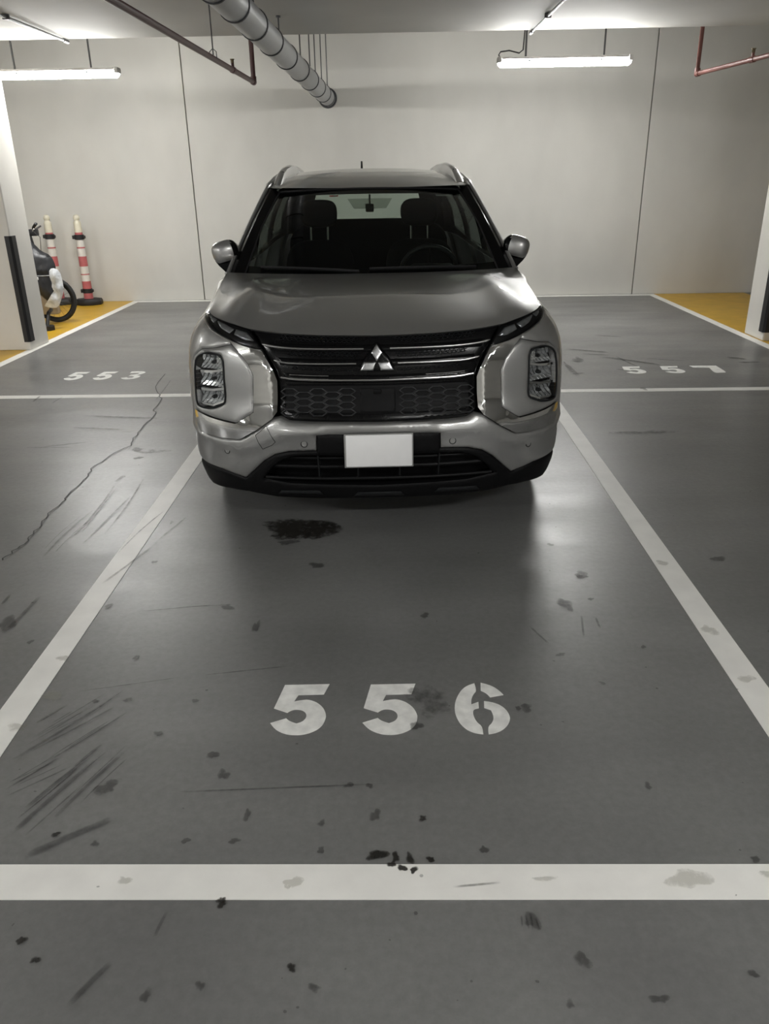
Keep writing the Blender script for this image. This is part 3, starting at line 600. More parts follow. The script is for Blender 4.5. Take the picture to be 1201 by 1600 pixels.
# --- outlines in (s, height), image-left half
HOOD_EDGE = [(-1.03, 1.077), (-0.985, 1.077), (-0.935, 1.072), (-0.870, 1.064), (-0.798, 1.055), (-0.690, 1.039), (-0.611, 1.024), (-0.522, 1.014), (-0.420, 1.006), (-0.276, 0.999), (-0.136, 0.996), (0.0, 0.994)]
DRL = [(-1.025, 1.070), (-0.985, 1.071), (-0.925, 1.066), (-0.868, 1.058), (-0.792, 1.048), (-0.687, 1.033), (-0.612, 1.018), (-0.573, 0.987), (-0.533, 0.938), (-0.567, 0.942), (-0.621, 0.954), (-0.677, 0.970), (-0.748, 0.990), (-0.832, 1.014), (-0.906, 1.037), (-0.975, 1.055)]
GRILLE = [(0.0, 0.990), (-0.136, 0.992), (-0.276, 0.995), (-0.420, 1.001), (-0.522, 1.008), (-0.606, 1.018), (-0.567, 0.985), (-0.528, 0.934), (-0.498, 0.890), (-0.471, 0.843), (-0.457, 0.802), (-0.457, 0.734), (-0.460, 0.667), (-0.447, 0.646), (-0.408, 0.627), (-0.322, 0.622), (-0.206, 0.619), (0.0, 0.616)]
CHROME = [(-0.697, 0.975), (-0.620, 0.952), (-0.531, 0.933), (-0.501, 0.890), (-0.474, 0.843), (-0.460, 0.802), (-0.460, 0.734), (-0.463, 0.667), (-0.484, 0.638), (-0.562, 0.585), (-0.643, 0.538), (-0.745, 0.536), (-0.895, 0.543), (-0.927, 0.607), (-0.936, 0.637), (-0.812, 0.623), (-0.662, 0.609), (-0.649, 0.615), (-0.571, 0.664), (-0.571, 0.731), (-0.569, 0.830), (-0.596, 0.882), (-0.641, 0.929)]
CREASE_C = [(-0.567, 0.938), (-0.520, 0.898), (-0.490, 0.847), (-0.486, 0.733), (-0.488, 0.652)]
LAMP = [(-0.913, 0.865), (-0.896, 0.890), (-0.861, 0.909), (-0.815, 0.918), (-0.744, 0.910), (-0.727, 0.878), (-0.723, 0.802), (-0.718, 0.725), (-0.722, 0.695), (-0.754, 0.680), (-0.800, 0.664), (-0.873, 0.659), (-0.914, 0.668), (-0.920, 0.732)]
POD = [(-0.950, 0.856), (-0.925, 0.893), (-0.873, 0.926), (-0.790, 0.935), (-0.693, 0.955), (-0.643, 0.930), (-0.598, 0.882), (-0.573, 0.830), (-0.574, 0.664), (-0.650, 0.617), (-0.662, 0.612), (-0.812, 0.627), (-0.930, 0.638), (-0.953, 0.727)]
BUMPER = [(0.0, 0.612), (-0.206, 0.615), (-0.322, 0.618), (-0.408, 0.623), (-0.448, 0.641), (-0.484, 0.634), (-0.562, 0.581), (-0.643, 0.533), (-0.745, 0.531), (-0.897, 0.538), (-0.930, 0.606), (-0.940, 0.638), (-0.956, 0.727), (-0.953, 0.857), (-0.927, 0.896), (-0.874, 0.929), (-0.790, 0.938), (-0.697, 0.957), (-0.700, 0.976), (-0.748, 0.988), (-0.832, 1.012), (-0.906, 1.035), (-0.975, 1.053), (-1.03, 1.068),
          (-1.105, 1.02), (-1.135, 0.90), (-1.125, 0.72), (-1.06, 0.52), (-1.02, 0.42), (-0.990, 0.385), (-0.954, 0.378), (-0.785, 0.364), (-0.655, 0.331), (-0.599, 0.379), (-0.538, 0.433), (-0.484, 0.466), (-0.417, 0.483), (-0.288, 0.489), (-0.284, 0.563), (0.0, 0.563)]
CREASE_B = [(-0.995, 0.560), (-0.915, 0.532), (-0.748, 0.512), (-0.648, 0.496), (-0.586, 0.511), (-0.499, 0.556), (-0.418, 0.570), (-0.281, 0.573)]
INTAKE = [(0.0, 0.458), (-0.288, 0.461), (-0.388, 0.458), (-0.455, 0.436), (-0.520, 0.383), (-0.564, 0.332), (-0.430, 0.307), (-0.223, 0.298), (0.0, 0.292)]
CLAD = [(0.0, 0.487), (-0.288, 0.486), (-0.417, 0.480), (-0.484, 0.463), (-0.538, 0.430), (-0.599, 0.376), (-0.657, 0.327), (-0.785, 0.361), (-0.954, 0.375), (-0.990, 0.380), (-1.015, 0.33), (-0.985, 0.262), (-0.943, 0.243), (-0.778, 0.250), (-0.671, 0.246), (-0.518, 0.219), (-0.315, 0.211), (0.0, 0.207)]

def crease_dist(line):
    A = np.array(line)
    def f(a, b):
        p = np.array([[-abs(a), b]]); best = 9
        for i in range(len(A)-1):
            d = A[i+1]-A[i]; t = np.clip(((p-A[i])@d)/(d@d), 0, 1); best = min(best, float(np.hypot(*(p-(A[i]+t[:, None]*d)).T)[0]))
        return best
    return f
cb = crease_dist(CREASE_B)
def bumper_off(a, b, d):
    k = cb(a, b); ridge = 0.010*max(0, 1-k/0.05)
    # shoulder below the ridge sits further in
    return ridge
bumper = panel('front_bumper', sym(BUMPER), 'paint', CAR, step=0.024, offf=bumper_off, lines=[CREASE_B, [(-a, b) for a, b in CREASE_B]], depth=0.04, rnd=0.006, rr=0.016)
for s, w, r in ((-0.341, 0.522, 0.012), (0.341, 0.522, 0.012), (-0.724, 0.470, 0.011), (0.724, 0.470, 0.011)):
    c = Vector(shell(s, w, 0.0)); n = (Vector(shell(s, w, 0.02))-c).normalized()
    MB().tube([c-n*0.004, c+n*0.003], r, 16).build('parking_sensor', 'paint', bumper)
    t_ = n.cross(Vector((0, 0, 1))).normalized(); b_ = t_.cross(n)
    MB().tube([c+n*0.002+(t_*math.cos(k*math.pi/8)+b_*math.sin(k*math.pi/8))*(r+0.003) for k in range(17)], 0.0016, 6).build('sensor_ring', 'dark', bumper)
tow = [(-0.566, 0.560), (-0.512, 0.606), (-0.474, 0.531), (-0.490, 0.515), (-0.538, 0.493)]
MB().tube([shell(a, b, bumper_off(a, b, 1)+0.0012) for a, b in densify(tow, 0.012)+[tow[0]]], 0.0011, 5).build('tow_cover_seam', 'dark', bumper)

# --- grille
grille = panel('grille', sym(GRILLE), 'gloss_black', CAR, off=-0.022, depth=0.02, step=0.03)
panel('grille_frame', sym([(0.0, 0.648), (-0.30, 0.651), (-0.405, 0.656), (-0.430, 0.675), (-0.432, 0.760), (-0.42, 0.785), (0.0, 0.782), ]), 'black', grille, off=-0.016, depth=0.01, step=0.03)
for line, r in (([(-0.529, 0.962), (-0.467, 0.952), (-0.353, 0.944), (-0.198, 0.941), (-0.060, 0.940)], 0.0042), ([(-0.471, 0.895), (-0.402, 0.883), (-0.277, 0.879), (-0.094, 0.878)], 0.0042)):
    for sg in (1, -1):
        MB().tube([shell(sg*a, b, 0.003) for a, b in spline(line, 5)], [0.002]+[r]*(len(spline(line, 5))-2)+[r], 8).build('grille_bar', 'bar', grille)
l3 = spline([(-0.439, 0.822), (-0.357, 0.812), (-0.201, 0.808), (0.0, 0.806), (0.201, 0.808), (0.357, 0.812), (0.439, 0.822)], 5)
MB().tube([shell(a, b, 0.006) for a, b in l3], 0.0052, 8).build('grille_bar', 'bar', grille)
for sg in (1, -1):
    MB().tube([shell(sg*a, b, 0.0) for a, b in spline([(-0.40, 0.832), (-0.30, 0.827), (-0.22, 0.825)], 4)], 0.0022, 6).build('grille_bar', 'bar', grille)
# glossy blades behind the bars
for w0, w1, sm in ((0.925, 0.952, 0.50), (0.862, 0.890, 0.455), (0.790, 0.822, 0.43)):
    panel('grille_blade', sym([(0.0, w1), (-sm*0.6, w1+0.003), (-sm, w1+0.012), (-sm+0.01, w0+0.008), (-sm*0.6, w0+0.002), (0.0, w0)]), 'gloss_black', grille, off=-0.010, depth=0.015, step=0.03, rnd=0.004)
def hexes(cells, hw, hh, off, name, inner=0.78, back=0.010, m_='satin'):
    b = MB()
    for s, w in cells:
        o_ = []; i_ = []
        for k in range(6):
            dx, dy = ((1, 0), (0.5, 1), (-0.5, 1), (-1, 0), (-0.5, -1), (0.5, -1))[k]
            o_.append((s+dx*hw, w+dy*hh)); i_.append((s+dx*hw*inner, w+dy*hh*(inner-0.06)))
        V = [shell(a, c, off) for a, c in o_] + [shell(a, c, off+0.002) for a, c in i_] + [shell(a, c, off-back) for a, c in i_]
        F = [(k, (k+1) % 6, 6+(k+1) % 6, 6+k) for k in range(6)] + [(6+k, 6+(k+1) % 6, 12+(k+1) % 6, 12+k) for k in range(6)]
        b.add(V, F)
    return b.build(name, m_, grille, smooth=False)
for sg in (1, -1):
    for i in range(5):
        for j in range(3 if i % 2 else 4):
            hexes([(sg*(-0.404+i*0.066), (0.6775 if i % 2 else 0.662)+j*0.031)], 0.043, 0.0150, -0.007, 'honeycomb_cell', 0.86, 0.012)
small = []
for wr, smax, rows in ((0.966, 0.46, 2), (0.905, 0.41, 2), (0.846, 0.38, 1)):
    for j in range(rows):
        for i in range(-int(smax/0.021), int(smax/0.021)+1):
            s = i*0.021+(0.0105 if j else 0); ws = wr+j*0.0125+0.02*(s/0.5)**2
            if abs(s) < 0.085 and wr < 0.97: continue
            if abs(s) < smax: small.append((s, ws))
tag(hexes(small, 0.0125, 0.0058, -0.016, 'fine_honeycomb', 0.74, 0.006, 'dark'), kind='stuff')
# camera housing
c = Vector(shell(0.0, 0.750, -0.014)); MB().box((c.x-0.018, c.y-0.008, c.z-0.010), (c.x+0.018, c.y+0.02, c.z+0.010), 0.004).build('front_camera', 'black', grille)
panel('sensor_cover', [(-0.085, 0.655), (-0.085, 0.770), (0.085, 0.770), (0.085, 0.655)], 'black', grille, off=-0.013, depth=0.004, step=0.03)
# --- emblem: three diamonds
emb = panel('emblem_plate', smooth_poly([(-0.085, 0.842), (-0.062, 0.897), (-0.030, 0.925), (-0.012, 0.962), (0.012, 0.962), (0.030, 0.925), (0.062, 0.897), (0.085, 0.842)], 1), 'gloss_black', CAR, off=0.002, depth=0.02, step=0.02)
for rh in ([(0.0, 0.962), (-0.0265, 0.924), (0.0, 0.888), (0.0265, 0.924)], [(-0.003, 0.885), (-0.057, 0.886), (-0.077, 0.848), (-0.017, 0.848)], [(0.003, 0.885), (0.057, 0.886), (0.077, 0.848), (0.017, 0.848)]):
    panel('diamond', rh, 'badge', emb, off=0.012, depth=0.010, step=0.012, rnd=0.003, rr=0.006)

# --- chrome trim beside and below the lamps
cc = crease_dist(CREASE_C)
def chrome_off(a, b, d):
    a_ = -abs(a)
    if b > 0.645 and a_ > np.interp(b, [0.65, 0.733, 0.847, 0.898, 0.938], [-0.488, -0.486, -0.490, -0.520, -0.567]): return 0.009-0.55*cc(a, b)
    if b > 0.66 or a_ > -0.60: return 0.009
    return 0.009-0.10*max(0.0, b-0.585)
for o in pair('chrome_trim', CHROME, 'chrome', CAR, offf=chrome_off, step=0.016, depth=0.03, rnd=0, lines=[CREASE_C]): pass

# --- head lamps
for mi in (False, True):
    k = -1 if mi else 1
    su = panel('headlamp_surround', POD, 'paint', CAR, off=0.004, holes=[LAMP], depth=0.03, mirror=mi, step=0.02, rnd=0.007, rr=0.018)
    hl = panel('headlamp', LAMP, 'black', CAR, off=-0.045, depth=-0.043, mirror=mi, rnd=0, step=0.02); hl['label'] = 'three-tier head lamp'
    tiers = ((0.842, 0.902, -0.885, -0.745), (0.762, 0.832, -0.898, -0.738), (0.676, 0.750, -0.898, -0.738))
    for (w0, w1, sa, sb) in tiers:
        # stepped reflector bowl made of facets
        b = MB(); nx, ny = 12, 4; g = []
        for j in range(ny+1):
            for i in range(nx+1):
                a = sa+(sb-sa)*i/nx; w = w0+(w1-w0)*j/ny
                e = abs(2*i/nx-1)**2*0.5+abs(2*j/ny-1)**2*0.5
                g.append(shell(k*a, w, -0.040+0.026*e+(0.004 if (i+j) % 2 else 0)))
        b.add(g, [(j*(nx+1)+i, j*(nx+1)+i+1, (j+1)*(nx+1)+i+1, (j+1)*(nx+1)+i) for j in range(ny) for i in range(nx)]).build('reflector', 'led', hl, smooth=False)
        c = Vector(shell(k*(sa*0.45+sb*0.55), (w0+w1)/2, -0.026)); n = (Vector(shell(k*(sa+sb)/2, w0, 0.02))-Vector(shell(k*(sa+sb)/2, w0, 0))).normalized()
        MB().tube([c-n*0.012, c+n*0.004, c+n*0.010], [0.010, 0.009, 0.006], 12).build('projector', 'dark', hl)
    for (wa, wb_) in ((0.838, 0.826), (0.752, 0.742)):
        MB().sweep_loop([[shell(k*a, w+0.006, -0.012), shell(k*a, w+0.006, -0.040), shell(k*a, w-0.005, -0.040), shell(k*a, w-0.005, -0.012)] for a, w in ((-0.910, wb_-0.002), (-0.86, wb_), (-0.80, wb_+0.005), (-0.728, wa+0.006))]).build('divider', 'chrome', hl, smooth=False)
    MB().sweep_loop([[shell(k*a, w+0.005, -0.010), shell(k*a, w+0.005, -0.040), shell(k*a, w-0.004, -0.040), shell(k*a, w-0.004, -0.010)] for a, w in ((-0.895, 0.672), (-0.80, 0.676), (-0.735, 0.70))]).build('divider', 'chrome', hl, smooth=False)
    for i in range(6):
        a = -0.735-0.0075*i; MB().tube([shell(k*a, 0.84+0.004*i, -0.012), shell(k*a, 0.895, -0.012)], 0.0013, 5).build('fin', 'chrome', hl)
    panel('lens', LAMP, 'lens', hl, off=0.002, depth=0, mirror=mi, rnd=0.003, step=0.03)
    lp = densify(smooth_poly(LAMP, 1), 0.02)
    MB().tube([shell(k*a, b, 0.002) for a, b in lp+[lp[0]]], 0.0045, 6).build('lamp_rim', 'dark', hl)
    # slim daytime lamp under the bonnet edge
    dl = panel('daytime_lamp', DRL, 'gloss_black', CAR, off=-0.020, depth=-0.018, mirror=mi, rnd=0, step=0.02)
    seg = [[(-0.975, 1.062), (-0.915, 1.058), (-0.860, 1.050), (-0.872, 1.038), (-0.92, 1.048)], [(-0.845, 1.046), (-0.770, 1.034), (-0.700, 1.016), (-0.722, 1.000), (-0.79, 1.020)], [(-0.685, 1.016), (-0.625, 1.004), (-0.580, 0.972), (-0.625, 0.974), (-0.690, 0.996)]]
    for q in seg: panel('light_guide', q, 'guide', dl, off=-0.010, depth=0.008, mirror=mi, step=0.018, rnd=0.003, rr=0.008)
    panel('lens', DRL, 'lens', dl, off=0.001, depth=0, mirror=mi, rnd=0.002, step=0.03)
    lo = [(-0.533, 0.936), (-0.567, 0.939), (-0.621, 0.951), (-0.677, 0.967), (-0.748, 0.987), (-0.832, 1.011), (-0.906, 1.034), (-0.975, 1.052), (-1.02, 1.066)]
    MB().tube([shell(k*a, b, 0.003) for a, b in lo], 0.0035, 6).build('lamp_rim', 'bar', dl)

# --- plate, lower cladding and intake
pp = panel('plate_panel', [(-0.281, 0.565), (0.281, 0.565), (0.284, 0.470), (-0.284, 0.470)], 'black', CAR, off=0.004, depth=0.03, step=0.03)
pc = Vector(shell(0, 0.492, 0.018)); tl = Matrix.Translation(pc) @ Matrix.Rotation(math.radians(-3), 4, 'X')
lp_ = MB().box((-0.158, -0.004, -0.079), (0.158, 0.006, 0.079), 0.003, 2, tl).build('plate_frame', 'plate_frame', CAR)
MB().box((-0.150, -0.007, -0.073), (0.152, -0.002, 0.074), 0.004, 2, tl).build('license_plate', 'plate', lp_)['label'] = 'blank white license plate'
clad = panel('lower_cladding', sym(CLAD), 'black', CAR, holes=[sym(INTAKE)], depth=0.05, step=0.03, off=0.0, rnd=0.008, rr=0.02)
panel('intake_mesh', sym([(0.0, 0.466), (-0.30, 0.468), (-0.40, 0.464), (-0.47, 0.44), (-0.535, 0.385), (-0.58, 0.33), (-0.43, 0.300), (0.0, 0.286)]), 'black', clad, off=-0.09, depth=0.0, step=0.04, rnd=0)
for w, off, r, sm in ((0.395, -0.030, 0.010, 0.50), (0.335, -0.012, 0.008, 0.55), (0.437, -0.040, 0.007, 0.44)):
    MB().tube([shell(s, w+0.03*max(0, abs(s)-0.25)-0.004*(s/0.5)**2, off) for s in np.linspace(-sm, sm, 25)], r, 8).build('intake_slat', 'black', clad)
for s in (-0.285, -0.10, 0.10, 0.285):
    MB().sweep_loop([[shell(s-0.003, w, -0.015), shell(s+0.003, w, -0.015), shell(s+0.003, w, -0.06), shell(s-0.003, w, -0.06)] for w in (0.33, 0.40, 0.46 if abs(s) > 0.2 else 0.40)]).build('intake_fin', 'dark', clad, smooth=False)
for a0, a1, dw in ((-0.50, -0.27, 0.012), (-0.125, 0.125, 0.0), (0.27, 0.50, 0.012)):
    panel('skid_rib', [(a0, 0.232+dw), (a0+0.02, 0.256+dw), (a1-0.02, 0.256+dw), (a1, 0.232+dw)], 'dark', clad, off=0.010, depth=0.02, step=0.03, rnd=0.005)

# --- bonnet: patch from the leading edge back to the scuttle
def hood_front(q):
    he = HOOD_EDGE + [(-a, b) for a, b in reversed(HOOD_EDGE[:-1])]
    A = np.array(he); L_ = A[:, 0]/1.03; w = np.interp(q, L_, A[:, 1]); return np.array(shell(q*1.03, float(w), 0.003))
SC_END = s_at(1.47)
def hood_rear(q):
    c = np.array(shell(SC_END, 1.138, 0.0)); return np.array([q*c[0], 1.30+(c[1]-1.30)*abs(q)**3, 1.136+0.004*q*q])
def hood_pt(q, r):
    a = hood_front(q); b = hood_rear(q); e = abs(q)
    m0 = np.array([0.10*q*0, 0.95*(1-0.25*e), 0.36*(1-0.72*e**3)]); m1 = np.array([0, 1.2*(1-0.25*e), 0.02+0.03*e])
    if e > 0.75:
        k = (e-0.75)/0.25; ch = b-a; m0 = m0*(1-k)+ch*k*np.array([1, 1, 1.5]); m1 = m1*(1-k)+ch*k
    h = lambda t: (2*t**3-3*t*t+1, t**3-2*t*t+t, -2*t**3+3*t*t, t**3-t*t)
    c0, c1, c2, c3 = h(r); p = c0*a+c1*m0+c2*b+c3*m1
    sh = 0.014*math.exp(-((e-0.70)/0.09)**2)-0.006*math.exp(-((e-0.45)/0.18)**2)
    p[2] += sh*math.sin(math.pi*min(1, r*1.15))**0.8 if 0 < r < 0.87 else 0
    return p
def grid_patch(fn, qs, rs, close_rim=None):
    V = [tuple(fn(q, r)) for r in rs for q in qs]; n = len(qs)
    F = [(j*n+i, j*n+i+1, (j+1)*n+i+1, (j+1)*n+i) for j in range(len(rs)-1) for i in range(n-1)]
    return V, F
QS = np.concatenate([-1+0.5*(np.linspace(0, 1, 22)**1.3), np.linspace(-0.5, 0.5, 25)[1:-1], (1-0.5*(np.linspace(0, 1, 22)**1.3))[::-1]])
RS = np.linspace(0, 1, 34)**1.5
V, F = grid_patch(hood_pt, QS, RS)
n = len(QS); nb = len(V)
for q, i in zip(QS, range(n)): V.append(tuple(hood_front(q)+np.array([0, 0.030, -0.014])))          # folded lip under the leading edge
F += [(nb+i, nb+i+1, i+1, i) for i in range(n-1)]
hood = mesh('bonnet', V, F, 'paint', CAR, True, 35)
for sg in (-1, 1):                                                                                 # raised side crease
    pass
scut = MB().sweep_loop([[tuple(hood_rear(q)+np.array(d)) for d in ((0, 0.004, -0.012), (0, 0.20, -0.012), (0, 0.20, -0.08), (0, 0.004, -0.08))] for q in np.linspace(-0.99, 0.99, 31)]).build('scuttle', 'black', CAR)

# --- flanks
S_D1, S_D2, S_D3 = s_at(1.58), s_at(2.62), s_at(3.42)
def belt(v): return float(np.interp(v, [0.3, 1.47, 2.0, 2.6, 3.3, 3.9, 4.6], [1.07, 1.133, 1.128, 1.132, 1.145, 1.17, 1.19]))
SA1, SA2 = s_at(0.96), s_at(3.67)
def arch(sc, r=0.405): return [(sc+r*math.cos(t), 0.36+r*math.sin(t)) for t in np.linspace(math.pi+0.25, -0.25, 25)]
def arch_cut(sc, r): return [(-a, b) for a, b in arch(sc, r)]
FENDER = [(-1.034, 1.072), (-1.108, 1.022), (-1.139, 0.90), (-1.129, 0.72), (-1.064, 0.52), (-1.03, 0.43)]
fa = [(-a, b) for a, b in arch(SA1, 0.40) if b > 0.42 and -a < -1.035]
FENDER += fa + [(-S_D1+0.004, 0.42), (-S_D1+0.004, 1.122), (-SC_END, 1.130), (-(1.03+SC_END)/2, 1.108)]
DOOR1 = [(-S_D1-0.004, 0.42), (-S_D1-0.004, 1.120), (-s_at(2.0), 1.124), (-S_D2+0.004, 1.128), (-S_D2+0.004, 0.42)]
DOOR2 = [(-S_D2-0.004, 0.42), (-S_D2-0.004, 1.128), (-s_at(3.0), 1.135), (-S_D3+0.004, 1.144), (-S_D3+0.004, 0.72), (-S_D3+0.12, 0.50), (-S_D3+0.14, 0.42)]
qa = [(-a, b) for a, b in arch(SA2, 0.40) if b > 0.45]
QUART = [(-S_D3-0.004, 0.73), (-S_D3-0.004, 1.145), (-s_at(3.9), 1.165), (-s_at(4.45), 1.185), (-s_at(4.45), 0.45)] + list(reversed(qa))
for nm, ol in (('fender', FENDER), ('front_door', DOOR1), ('rear_door', DOOR2), ('rear_quarter', QUART)):
    pair(nm, ol, 'paint', CAR, step=0.05, depth=0.03, rnd=0.004)
for k in (1, -1):
    MB().sweep_loop([[shell(k*s, w, o) for w, o in ((0.20, -0.02), (0.24, 0.006), (0.40, 0.010), (0.425, 0.002), (0.425, -0.03), (0.20, -0.05))] for s in np.linspace(SA1+0.40, SA2-0.40, 18)]).build('sill_cladding', 'black', CAR)
    for sc in (SA1, SA2):
        MB().sweep_loop([[shell(k*(sc+r*math.cos(t)), max(0.21, 0.36+r*math.sin(t)), o) for r, o in ((0.375, 0.004), (0.375, 0.014), (0.43, 0.012), (0.43, -0.004))] for t in np.linspace(math.pi+0.3, -0.3, 25)]).build('arch_cladding', 'black', CAR)
    for s0, v0 in ((S_D1+0.80, 0), (S_D2+0.68, 0)):
        MB().tube([shell(k*(s0+d), 0.98, o) for d, o in ((0, 0.0), (0.02, 0.035), (0.18, 0.035), (0.20, 0.0))], 0.011, 8).build('door_handle', 'paint', CAR)
TAIL = [(-s_at(4.455), 1.19), (-SMAX, 1.19), (-SMAX, 0.62), (-s_at(4.455), 0.62)]
full = lambda l: l
rear = MB()
ss = [s_at(4.455)+(2*(SMAX-s_at(4.455)))*i/40 for i in range(41)]
def tail_pt(s, w): return shell(s, w, 0) if s <= SMAX else shell(-(2*SMAX-s), w, 0)
rear.add([tail_pt(s, w) for w in (0.30, 0.45, 0.60, 0.75, 0.9, 1.05, 1.19) for s in ss], [(j*41+i, (j+1)*41+i, (j+1)*41+i+1, j*41+i+1) for j in range(6) for i in range(40)])
rear.build('tailgate', 'paint', CAR)

# --- greenhouse
RFV, RFU, RFW = [2.20, 2.6, 3.0, 3.5, 4.0, 4.38], [0.668, 0.655, 0.645, 0.635, 0.62, 0.60], [1.600, 1.655, 1.680, 1.680, 1.655, 1.615]
def roof_edge(v): return np.array([np.interp(v, RFV, RFU), v, np.interp(v, RFV, RFW)])
def belt_pt(v): return np.array(shell(s_at(v), belt(v), -0.012))
GV = lambda p: (1.47+(4.52-1.47)*p, 2.20+(4.38-2.20)*p)
def side(p, t, off=0.0):
    sg = math.copysign(1.0, p); p = abs(p); vb, vt = GV(p); a = belt_pt(vb); b = roof_edge(vt)
    q = a*(1-t)+b*t; q[0] += 0.045*math.sin(math.pi*t)*min(1, p*8+0.15)+off
    return (sg*q[0], q[1], q[2])
G1 = [(0.055, 0.05), (0.335, 0.05), (0.315, 0.93), (0.030, 0.93)]; G2 = [(0.375, 0.05), (0.625, 0.06), (0.640, 0.92), (0.355, 0.93)]; G3 = [(0.665, 0.08), (0.90, 0.16), (0.87, 0.85), (0.68, 0.91)]
for k in (1, -1):
    mir = k < 0
    panel('window_frame', [(1e-4, 0.0), (1.0, 0.0), (1.0, 1.0), (1e-4, 1.0)], 'gloss_black', CAR, f=side, holes=[G1, G2, G3], depth=0.025, step=0.05, rnd=0, mirror=mir)
    for g in (G1, G2, G3): panel('side_window', g, 'sideglass', CAR, f=side, off=-0.008, depth=0, step=0.06, rnd=0, mirror=mir)
    pts = [np.array(shell(SC_END-0.02, 1.134, 0.0))*[k, 1, 1]]
    for t in np.linspace(0, 1, 10): pts.append(np.array(side(k*0.0, t, 0.004)))
    pts += [roof_edge(v)*[k, 1, 1]+[0, 0, 0.004] for v in np.linspace(2.25, 4.38, 16)]
    MB().tube(pts, [0.010]+[0.013]*10+[0.020]*16, 8).build('roof_side_frame', 'paint', CAR)
def wbase(q): return np.array([q*0.775, 1.27+0.20*abs(q)**2.4, 1.105+0.012*q*q])
def whead(q): return np.array([q*0.598, 2.045+0.14*abs(q)**2.2, 1.583-0.016*abs(q)**2.2])
def wsh(q, r, off=0.0):
    p = wbase(q)*(1-r)+whead(q)*r; k = math.sin(math.pi*r)*0.030; p[2] += k; p[1] -= k*0.9
    if off: p = p+np.array([0.25*q, -0.55, 0.8])*off
    return tuple(p)
V, F = grid_patch(lambda q, r: wsh(q, r), np.linspace(-1, 1, 33), np.linspace(0, 1, 17)); ws = mesh('windshield', V, F, 'windshield', CAR)
V, F = grid_patch(lambda q, r: wsh(q, 0.935+0.065*r, -0.004), np.linspace(-1, 1, 33), np.linspace(0, 1, 4)); mesh('frit_band', V, F, 'gloss_black', ws)
V, F = grid_patch(lambda q, r: wsh(q, 0.10*r, -0.004), np.linspace(-1, 1, 33), np.linspace(0, 1, 4)); mesh('frit_band', V, F, 'gloss_black', ws)
V, F = grid_patch(lambda q, r: wsh(-0.42+0.09*q, 0.905+0.022*r, -0.005), np.linspace(0, 1, 3), np.linspace(0, 1, 3)); mesh('sticker', V, F, 'red_sticker', ws)['label'] = 'small red windshield sticker'
V, F = grid_patch(lambda q, r: wsh(-0.375+0.035*q, 0.909+0.012*r, -0.003), np.linspace(0, 1, 3), np.linspace(0, 1, 3)); mesh('sticker', V, F, 'pale_sticker', ws)
V, F = grid_patch(lambda q, r: wsh(0.70+0.17*q, 0.900+0.024*r, -0.005), np.linspace(0, 1, 3), np.linspace(0, 1, 3)); mesh('sticker', V, F, 'pale_sticker', ws)['label'] = 'pale grey windshield tag'
V, F = grid_patch(lambda q, r: wsh(q*(0.155+0.075*r), 0.73+0.14*r, -0.006), np.linspace(-1, 1, 7), np.linspace(0, 1, 4)); mesh('sensor_shade', V, F, 'shade', ws)
for k in (1, -1):                                             # A pillars between glass and side frame
    L_ = []
    for r in np.linspace(0, 1, 14):
        a = np.array(wsh(k*0.985, r)); b = np.array(side(k*0.0, r, 0.0)) if r > 0 else np.array([k*belt_pt(1.47)[0], 1.47, 1.13])
        mid = (a+b)/2+np.array([0.012*k, -0.016, 0.012]); L_.append([tuple(a), tuple(mid), tuple(b), tuple((a+b)/2+np.array([-0.02*k, 0.05, -0.03]))])
    MB().sweep_loop(L_).build('windshield_pillar', 'gloss_black', CAR)
    MB().tube([wsh(k*x, r, 0.006) for x, r in ((0.98, 0.0), (0.985, 0.5), (0.985, 1.0))], 0.006, 6).build('glass_seal', 'rubber', CAR)
def roof_c(v): return float(np.interp(v, [2.04, 2.15, 2.35, 2.6, 3.0, 3.4, 3.9, 4.45], [1.590, 1.618, 1.655, 1.690, 1.720, 1.727, 1.705, 1.650]))
def roof_pt(q, r):
    vc = 2.045+(4.45-2.045)*r; ve = 2.19+(4.38-2.19)*r; e = roof_edge(max(2.2, ve)); aq = abs(q)
    v = vc+(ve-vc)*aq**2.2; c = roof_c(vc); return np.array([q*e[0], v, e[2]+(c-e[2])*(1-aq**2.6)])
V, F = grid_patch(roof_pt, np.linspace(-1, 1, 41), np.linspace(0, 1, 40)); roof = mesh('roof', V, F, 'paint', CAR)
MB().tube([tuple(np.array(whead(q))+[0, 0.004, 0.005]) for q in np.linspace(-1, 1, 25)], 0.006, 6).build('glass_seal', 'rubber', CAR)
for k in (1, -1):
    prof = [(-0.026, -0.050), (-0.024, 0), (-0.020, 0.018), (-0.006, 0.027), (0.010, 0.026), (0.022, 0.014), (0.028, 0), (0.030, -0.050)]
    rows = []
    for v, h, dz in ((2.24, 0.25, 0.0), (2.34, 0.7, 0.012), (2.48, 1.0, 0.030), (2.66, 1.0, 0.040), (3.0, 1.0, 0.045), (3.5, 1.0, 0.047), (3.9, 1.0, 0.046), (4.05, 0.9, 0.030), (4.20, 0.4, 0.004)):
        e = roof_edge(v); cu = e[0]-0.055; z = e[2]+0.012+dz
        rows.append([(k*(cu+a*1.15), v, z+b*h-0.012) for a, b in prof])
    MB().sweep_loop([l if k > 0 else l[::-1] for l in rows]).build('roof_rail', 'paint', CAR)
    for v in (2.62, 3.9):
        e = roof_edge(v); MB().box((k*(e[0]-0.055)-0.018, v-0.12, e[2]-0.01), (k*(e[0]-0.055)+0.018, v+0.12, e[2]+0.045), 0.008).build('rail_foot', 'dark', CAR)
